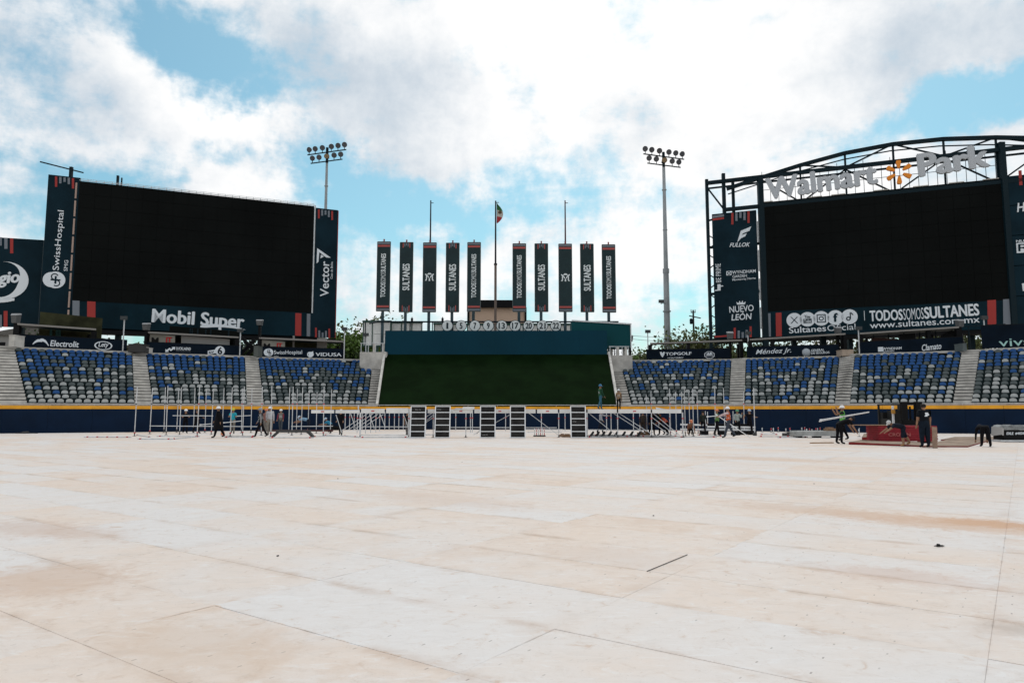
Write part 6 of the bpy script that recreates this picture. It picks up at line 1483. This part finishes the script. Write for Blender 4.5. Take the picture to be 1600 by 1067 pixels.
# loose scaffold tubes on the ground
def tubeon(a,b_,label,r=.024,z=.03,grp='loose scaffold tubes lying on the floor',m=None,reds=2):
    p=G(*a);q=G(*b_); e=empty('scaffold_tube',(p+q)/2,label,'tube',grp)
    mb=MB(); mb.tube(p+Vector((0,0,z)),q+Vector((0,0,z)),r*1.3,6); mb.build('pipe',m or alum,e)
    for i in range(reds):
        t_=.08+.84*i/max(1,reds-1); c=p.lerp(q,t_)+Vector((0,0,z)); d=(q-p).normalized(); mb=MB(); mb.tube(c-d*.05,c+d*.05,r*2,6); mb.build('collar',redj,e)
for k,(a,b_,l) in enumerate([((131,683.3),(205,683.6),'long thin tube with many red collars lying alone left of the scaffold'),((215,686.4),(268,686.6),'tube with red ends lying in front of the first scaffold poles'),((245,682),(312,682.5),'tube lying on the floor under the first scaffold bay'),((268,686.6),(311,682.4),'slanting tube whose right end points to the black coat'),
  ((213,680),(235,683.5),'short tube lying between the first two scaffold poles'),((345,681),(400,682),'tube lying behind the heels of the black coat'),((350,683.5),(398,683.5),'straight tube lying between the black coat and the dark vest walker'),((420,684.3),(490,684.4),'long pale tube lying in front of the low black frame'),
  ((487,682.5),(543,681.5),'tube with red collars lying below the crouching person'),((505,680),(560,683),'slanting tube lying in front of the first deck post'),((560,683.8),(640,683.6),'long tube lying along the stage foot left of the first panel'),((915,683.5),(985,682.5),'tube with red and green marks lying right of the last leaning panel'),((925,680),(1000,681),'tube lying beneath the diagonal braces at the right'),
  ((1000,682),(1060,681.5),'tube lying in front of the red-orange vest'),((1060,683.2),(1120,683.4),'tube lying in front of the low beam scaffold'),((1090,680),(1130,682),'short slanting tube lying under the orange helmet'),((1185,682.5),(1235,682.5),'tube lying right of the last leaning scaffold pole'),((1188,679.3),(1215,679.3),'short pale tube lying behind the row of red-topped jacks'),((1215,684),(1262,683.6),'dark tube lying just left of the pale slab stack')]):
    tubeon(a,b_,l,reds=5 if k==0 else 2)
# carried tubes (held: top-level)
def carried(a,b_,Y,Y2,label,n=1,gap=.07):
    p=on_y(*a,Y);q=on_y(*b_,Y2)
    for i in range(n):
        mb=MB(); o=Vector((0,i*.08,-gap*i)); mb.tube(p+o,q+o*.3,.025,6); mb.tube(p+o,p+o+(q-p).normalized()*.12,.042,6); tag(mb.build('carried_tube',alub),label if n==1 else label+[' at the top',' underneath'][i],'tube')
Y1=G(1318,688).y-.18
carried((1281,656),(1358,643.5),Y1,Y1,'white tube on the shoulder above the green vest,',2)
Y1=G(1139,684).y-.1
carried((1118,647),(1172,683.5),Y1,Y1+.1,'long tube slanting from the orange vest down to the floor')
carried((1104,651),(1137,648),Y1+.6,Y1+.6,'short tube held level between two people by the orange hard hat')
Y1=G(363,677.5).y-.35
carried((348,660.5),(377,657.5),Y1,Y1,'white beam carried level at waist height by the turquoise shirt')
carried((312,663.5),(331,662),Y1,Y1,'white beam carried level behind the black coat')
# jacks standing upright in rows
for i,(px,pb,pt) in enumerate([(1191,675.5,668),(1205,675.5,668.5),(1208.5,677,668),(1216,675,667),(1228,675.5,669),(1234.5,675,668),(1253,675,667.5),(1257.5,675,667),(1260.5,675.3,669.5),(1265,675,669),(1268.7,675,670),(1275,675,668.5),(1277.5,675,668.5),(1281.5,675,667.5),(1284,674.5,668),(1286.5,674.5,668),(1289,674.5,668),(1298.5,675.5,668),(1342.5,682,668.5),(1368,680.5,669)]):
    g=G(px,pb); t=on_y(px,pt,g.y); e=empty('base_jack',g,f'{(["first"]+ORD[1:])[i]} upright jack from the scaffold, with a {"red" if i%2 else "grey"} collar','jack','base jacks standing on the floor right of the scaffold')
    mb=MB(); mb.tube(g,t,.022,6); mb.build('spindle',alum,e); mb=MB(); mb.box(g+Vector((0,0,.012)),(.15,.15,.02)); mb.build('base_plate',footm,e)
    mb=MB(); zc=g.z+(t.z-g.z)*.75; mb.tube((g.x,g.y,zc-.06),(g.x,g.y,zc+.06),.04,6); mb.build('collar',redj if i%2 else alum,e)
# crates, dark heaps
for i,(px,py,w_,h_,l,m) in enumerate([(1234,681.5,.75,.20,'low dark brown tray on the floor among the jacks',footm),(885,683,.55,.14,'small brown wooden block beside the last leaning panel',wood),(905-27,682,.3,.12,'tiny brown wooden block in front of the deck braces',wood),(1006,679.5,.8,.16,'brown timber offcut lying beneath the deck end',wood),(1150,680,.5,.2,'black low crate under the scaffold beams',black),(522,672,.7,.3,'dark low crate behind the crouching blue shirt',black)]):
    g=G(px,py); mb=MB(); mb.box(g+Vector((0,.1,h_/2)),(w_,.35,h_),.1); mb.box(g+Vector((w_*.1,.1,h_+.03)),(w_*.5,.2,.06),.3); tag(mb.build('crate',m),l,'crate')
g=G(843,682); e=empty('jack_crate',g,'wire crate of upright red-topped jacks in front of the deck','crate')
mb=MB(); mb.box(g+Vector((0,.2,.05)),(.75,.5,.06)); mb.build('tray',footm,e)
for i in range(6): mb=MB(); x=g.x-.3+.12*i; mb.tube((x,g.y+.05,.07),(x,g.y+.05,.48),.025,6); mb.tube((x,g.y+.05,.4),(x,g.y+.05,.5),.04,6); mb.build('jack',redj if i%2 else alum,e)
# low black frame (left)
g=G(465,683); e=empty('low_frame',g,'low black folding frame on splayed legs under the scaffold','frame')
a=on_y(432,674,g.y);c_=on_y(485,674,g.y)
mb=MB(); mb.box(((a.x+c_.x)/2,g.y,.36),(c_.x-a.x,.25,.14)); mb.build('top_bar',footm,e)
for s_,x in((-1,a.x+.1),(1,c_.x-.1)):
    mb=MB(); mb.beam((x,g.y,.32),(x+s_*.32,g.y-.1,.0),.16); mb.build('leg',footm,e)
a=on_y(400,671.5,G(465,677).y);c_=on_y(520,671.5,G(465,677).y); mb=MB(); mb.box(((a.x+c_.x)/2,a.y,.20),(c_.x-a.x,.3,.12)); tag(mb.build('long_beam',mat('beam_dark_red',(.06,.02,.02),.7)),'long dark red beam lying behind the low black frame','beam')
mb=MB(); a=on_y(462,671,G(465,677).y+.3);c_=on_y(520,671,a.y); 
# pale slab stack
g0=G(1245,684);g1=G(1318,686); Y=g0.y
e=empty('slab_stack',(g0+g1)/2,'low stack of pale grey metal slabs on dark bearers near the jacks','stack')
x0=g0.x;x1=on_y(1318,680,Y).x
for i in range(3): mb=MB(); mb.box((x0+.25+(x1-x0-.5)*i/2,Y+.5,.05),(.12,1.1,.09)); mb.build('bearer',black,e)
for i in range(5): mb=MB(); q=R.uniform(-.05,.05); mb.box(((x0+x1)/2+q,Y+.55,.125+.062*i),(x1-x0-.02*i,1.1,.055)); mb.build('slab',mat('slab_pale',(.42,.43,.42),.6,var=.25,vscale=3),e)
a=on_y(1295,674,Y); mb=MB(); mb.box((a.x+.3,Y+.4,.47),(.7,.4,.14),.15); mb.box((a.x+.2,Y+.35,.56),(.4,.3,.1),.5); tag(mb.build('timber_bundle',wood),'brown timber offcuts bundled on the pale slab stack','timber')
# yellowish plank
a=G(1265,692.7);c_=G(1303,692.3); mb=MB(); mb.hexa([a,c_,c_+Vector((0,.25,0)),a+Vector((.25,.25,0))],[v+Vector((0,0,.045)) for v in(a,c_,c_+Vector((0,.25,0)),a+Vector((.25,.25,0)))]); tag(mb.build('plank',mat('plank_ochre',(.30,.17,.07),.8,var=.3,vscale=8)),'single ochre plank lying on the floor left of the bending person','plank')
# dark heap far left
a=G(40,677.2); mb=MB(); mb.beam(a+Vector((-.7,0,.03)),a+Vector((.85,0,.03)),.12,.05); mb.box(a+Vector((0,0,.09)),(.35,.2,.12)); mb.beam(a+Vector((-.5,.1,.05)),a+Vector((.1,.1,.16)),.05); tag(mb.build('tool_heap',footm),'small dark heap of tools lying at the foot of the leftmost wall','heap')
# small orange cone-like marker near the coat
g=G(348,680.5); mb=MB(); mb.lathe(g,[(.12,0),(.13,.12),(.10,.25),(.03,.3)],10); tag(mb.build('orange_bucket',mat('bucket_orange',(.55,.20,.08),.5)),'small orange bucket on the floor behind the black coat','bucket')
# ---------------------------------------------------------------- red board stack, brown sheets, forklift, flight case
g=G(1373,692.3); Y=g.y; x0=g.x; x1=on_y(1466,690,Y).x; zt2=on_y(1420,664,Y).z
e=empty('red_board_stack',((x0+x1)/2,Y+.6,0),'tall stack of red-edged boards with a longer brown board on top','stack')
rb=[mat('board_edge_red',(.28,.012,.024),.6,var=.25,vscale=5),mat('board_edge_red_worn',(.36,.03,.04),.65,var=.3,vscale=6)]
n=20
for i in range(3): mb=MB(); mb.box((x0+.3+(x1-x0-.6)*i/2,Y+.6,.05),(.10,1.2,.08)); mb.build('bearer',wood,e)
hb=(zt2-.10-.03)/n
for i in range(n):
    q=R.uniform(-.015,.015); mb=MB(); mb.box(((x0+x1)/2+q,Y+.6+R.uniform(-.012,.012),.095+hb*(i+.5)),(x1-x0-.03,1.2,hb-.006)); mb.build('board',rb[i%3==0],e)
xl=on_y(1345,665,Y).x; mb=MB(); mb.box(((xl+x1-1.6)/2,Y+.6,zt2-.012),(x1-1.6-xl,1.25,.026)); mb.build('top_sheet',wood,e)
pl=Plane((x0,Y-.02,0),(x1,Y-.02,0)); txt('CROWN',pl,(.48,.34),(1.55,.34),(.48,.50),mat('stencil_pale_red',(.50,.16,.15),.7),e,uv=True,w0=0.005,d=.01)
# brown sheets laid on the floor
brs=mat('sheet_brown',(.30,.225,.17),.85,var=.4,vscale=1.5); edg=mat('sheet_edge_red',(.20,.012,.012),.6)
def sheet(pts,z0,z1,label):
    P4=[G(*p) for p in pts]; c=sum(P4,Vector())/4
    e=empty('floor_sheet',c,label,'board','brown red-edged sheets lying on the floor')
    lo=[Vector((p.x,p.y,z+.0)) for p,z in zip(P4,z0)]; hi=[Vector((p.x,p.y,z)) for p,z in zip(P4,z1)]
    mb=MB(); mb.hexa(lo,[h-Vector((0,0,.004)) for h in hi]); mb.build('edge_band',edg,e)
    mb=MB(); cc=sum(hi,Vector())/4; hh=[h+(cc-h)*.01 for h in hi]; mb.hexa([h-Vector((0,0,.0035)) for h in hh],[h+Vector((0,0,.002)) for h in hh]); mb.build('top_face',brs,e)
sheet([(1440,698.6),(1512,698.8),(1547,688.5),(1478,688.5)],[.01]*4,[.055]*4,'brown sheet lying flat right of the standing person with its red edge towards us')
sheet([(1470,688.2),(1549,688.2),(1566,683.5),(1492,683.5)],[.01]*4,[.055]*4,'far brown sheet lying flat behind the first, reaching towards the flight case')
sheet([(1326,694.5),(1440,698),(1440,692.5),(1345,691.5)],[.012,.012,.012,.012],[.12,.06,.06,.14],'long brown sheet propped up at its left end below the red stack')
sheet([(1347,689.5),(1372,690),(1372,684),(1350,683)],[.01]*4,[.22]*4,'pale low slab lying left of the red stack')
a=G(1455,700); mb=MB(); b1=on_y(1461,700,a.y-.1);b2=on_y(1460,667,a.y+.0); b1.z=.0
mb.beam(b1,b2,.20,.03,up=(0,1,0)); tag(mb.build('upright_plank',mat('plank_tan',(.28,.19,.14),.8,var=.2,vscale=5)),'tan plank held upright beside the large person in navy','plank')
# forklift behind the stack
Yf=Y+3.2
def fx(px): return on_y(px,650,Yf).x
e=empty('forklift',(fx(1425),Yf+1,0),'forklift with black mast and pale guard posts behind the red stack','forklift')
zt3=on_y(1425,629,Yf).z
for (a,c_) in ((1408.5,1417),(1430,1440)):
    mb=MB(); mb.box(((fx(a)+fx(c_))/2,Yf,zt3/2+.05),(fx(c_)-fx(a),.25,zt3)); mb.build('mast_channel',black,e)
mb=MB(); mb.box(((fx(1408)+fx(1440))/2,Yf-.02,zt3-.05),(fx(1440)-fx(1408),.12,.12)); mb.box(((fx(1408)+fx(1440))/2,Yf-.05,.95),(fx(1440)-fx(1408)+.1,.12,.25)); mb.tube((fx(1424),Yf+.1,.3),(fx(1424),Yf+.1,zt3-.2),.05,8); mb.build('carriage',black,e)
mb=MB(); mb.box((fx(1424),Yf+1.5,zt3-.08),(fx(1442)-fx(1407),1.7,.08))
for px in(1408,1441): mb.beam((fx(px),Yf+2.3,.8),(fx(px),Yf+2.3,zt3-.1),.09)
mb.box((fx(1424),Yf+1.6,.75),(1.05,1.6,.8)); mb.box((fx(1424),Yf+1.7,1.35),(.55,.5,.5)); mb.box((fx(1424),Yf+2.2,1.25),(1.0,.4,.5)); mb.build('body',mat('forklift_dark',(.02,.02,.02),.5),e)
for px in(1406.5,1442.5):
    mb=MB(); x=fx(px); mb.beam((x,Yf+.7,.5),(x,Yf+.7,zt3-.15),.09); mb.build('guard_post',alub,e)
    mb=MB(); mb.box((x-.03,Yf+.62,on_y(1407,643,Yf).z),(.16,.12,.22)); mb.build('indicator',mat('indicator_orange',(.5,.25,.05),.4),e)
for x in (fx(1410),fx(1438)):
    for y in(.9,2.2):
        mb=MB(); mb.tube((x-.1,Yf+y,.3),(x+.1,Yf+y,.3),.3,14); mb.build('wheel',black,e)
# flight case at right edge
g=G(1569,690.5); Y=g.y; x0=g.x; S=Y/1111
e=empty('flight_case',(x0+1,Y+.4,0),'black wheeled flight case with white lettering under a grey blanket','case')
z0,z1,z2=on_y(1570,687,Y).z,on_y(1570,671,Y).z,on_y(1570,664,Y).z
mb=MB(); mb.box((x0+1.2,Y+.4,(z0+z1)/2),(2.4,.8,z1-z0)); mb.build('body',black,e)
mb=MB(); mb.box((x0+1.15,Y+.38,z0-.05),(2.7,.86,.085)); mb.build('dolly_board',alum,e)
for i in range(4):
    mb=MB(); x=x0+.1+.72*i; mb.tube((x-.03,Y+.05,.055),(x+.03,Y+.05,.055),.055,10); mb.build('caster',black,e)
mb=MB(); nx,ny=16,5; rr_=random.Random(5)
vs=[];fs=[]
for j in range(ny+1):
    for i in range(nx+1):
        x=x0-.06+2.5*i/nx; 
        if j==0: y=Y-.03; z=z1-.02+rr_.uniform(-.02,.01)
        elif j==1: y=Y-.05; z=(z1+z2)/2+rr_.uniform(-.03,.03)
        else: y=Y-.03+.85*(j-2)/(ny-2); z=z2-.02+rr_.uniform(-.04,.04)-(.1 if i==0 else 0)
        vs.append((x,y,z))
for j in range(ny):
    for i in range(nx): k=j*(nx+1)+i; fs.append((k,k+1,k+nx+2,k+nx+1))
mb.add(vs,fs); mb.build('blanket',mat('blanket_grey',(.24,.25,.25),.8,var=.5,vscale=3,bump=.5,bscale=8),e,smooth=True)
mb=MB(); mb.add([(x0-.06,Y-.04,z2-.1),(x0-.06,Y+.8,z2-.1),(x0-.1,Y+.8,z1-.35),(x0-.1,Y-.04,z1-.25)],[(0,1,2,3)]); mb.add([(x0-.10,Y-.045,z2-.15),(x0+.0,Y-.045,z2-.12),(x0-.03,Y-.045,z1-.3),(x0-.11,Y-.045,z1-.28)],[(0,1,2,3)]); mb.build('blanket_end',mat('blanket_pale',(.38,.37,.36),.8),e)
pl=Plane((x0,Y,0),(x0+2,Y,0)); zc=(z0+z1)/2
txt('EXLE',pl,(.14,zc+.0),(.50,zc+.0),(.14,zc+.13),white,e,uv=True,bold=.03,shear=.15,w0=.0,d=.01); txt('#4EDP',pl,(.58,zc+.0),(1.08,zc+.0),(.58,zc+.13),white,e,uv=True,bold=.03,shear=.15,w0=.0,d=.01)
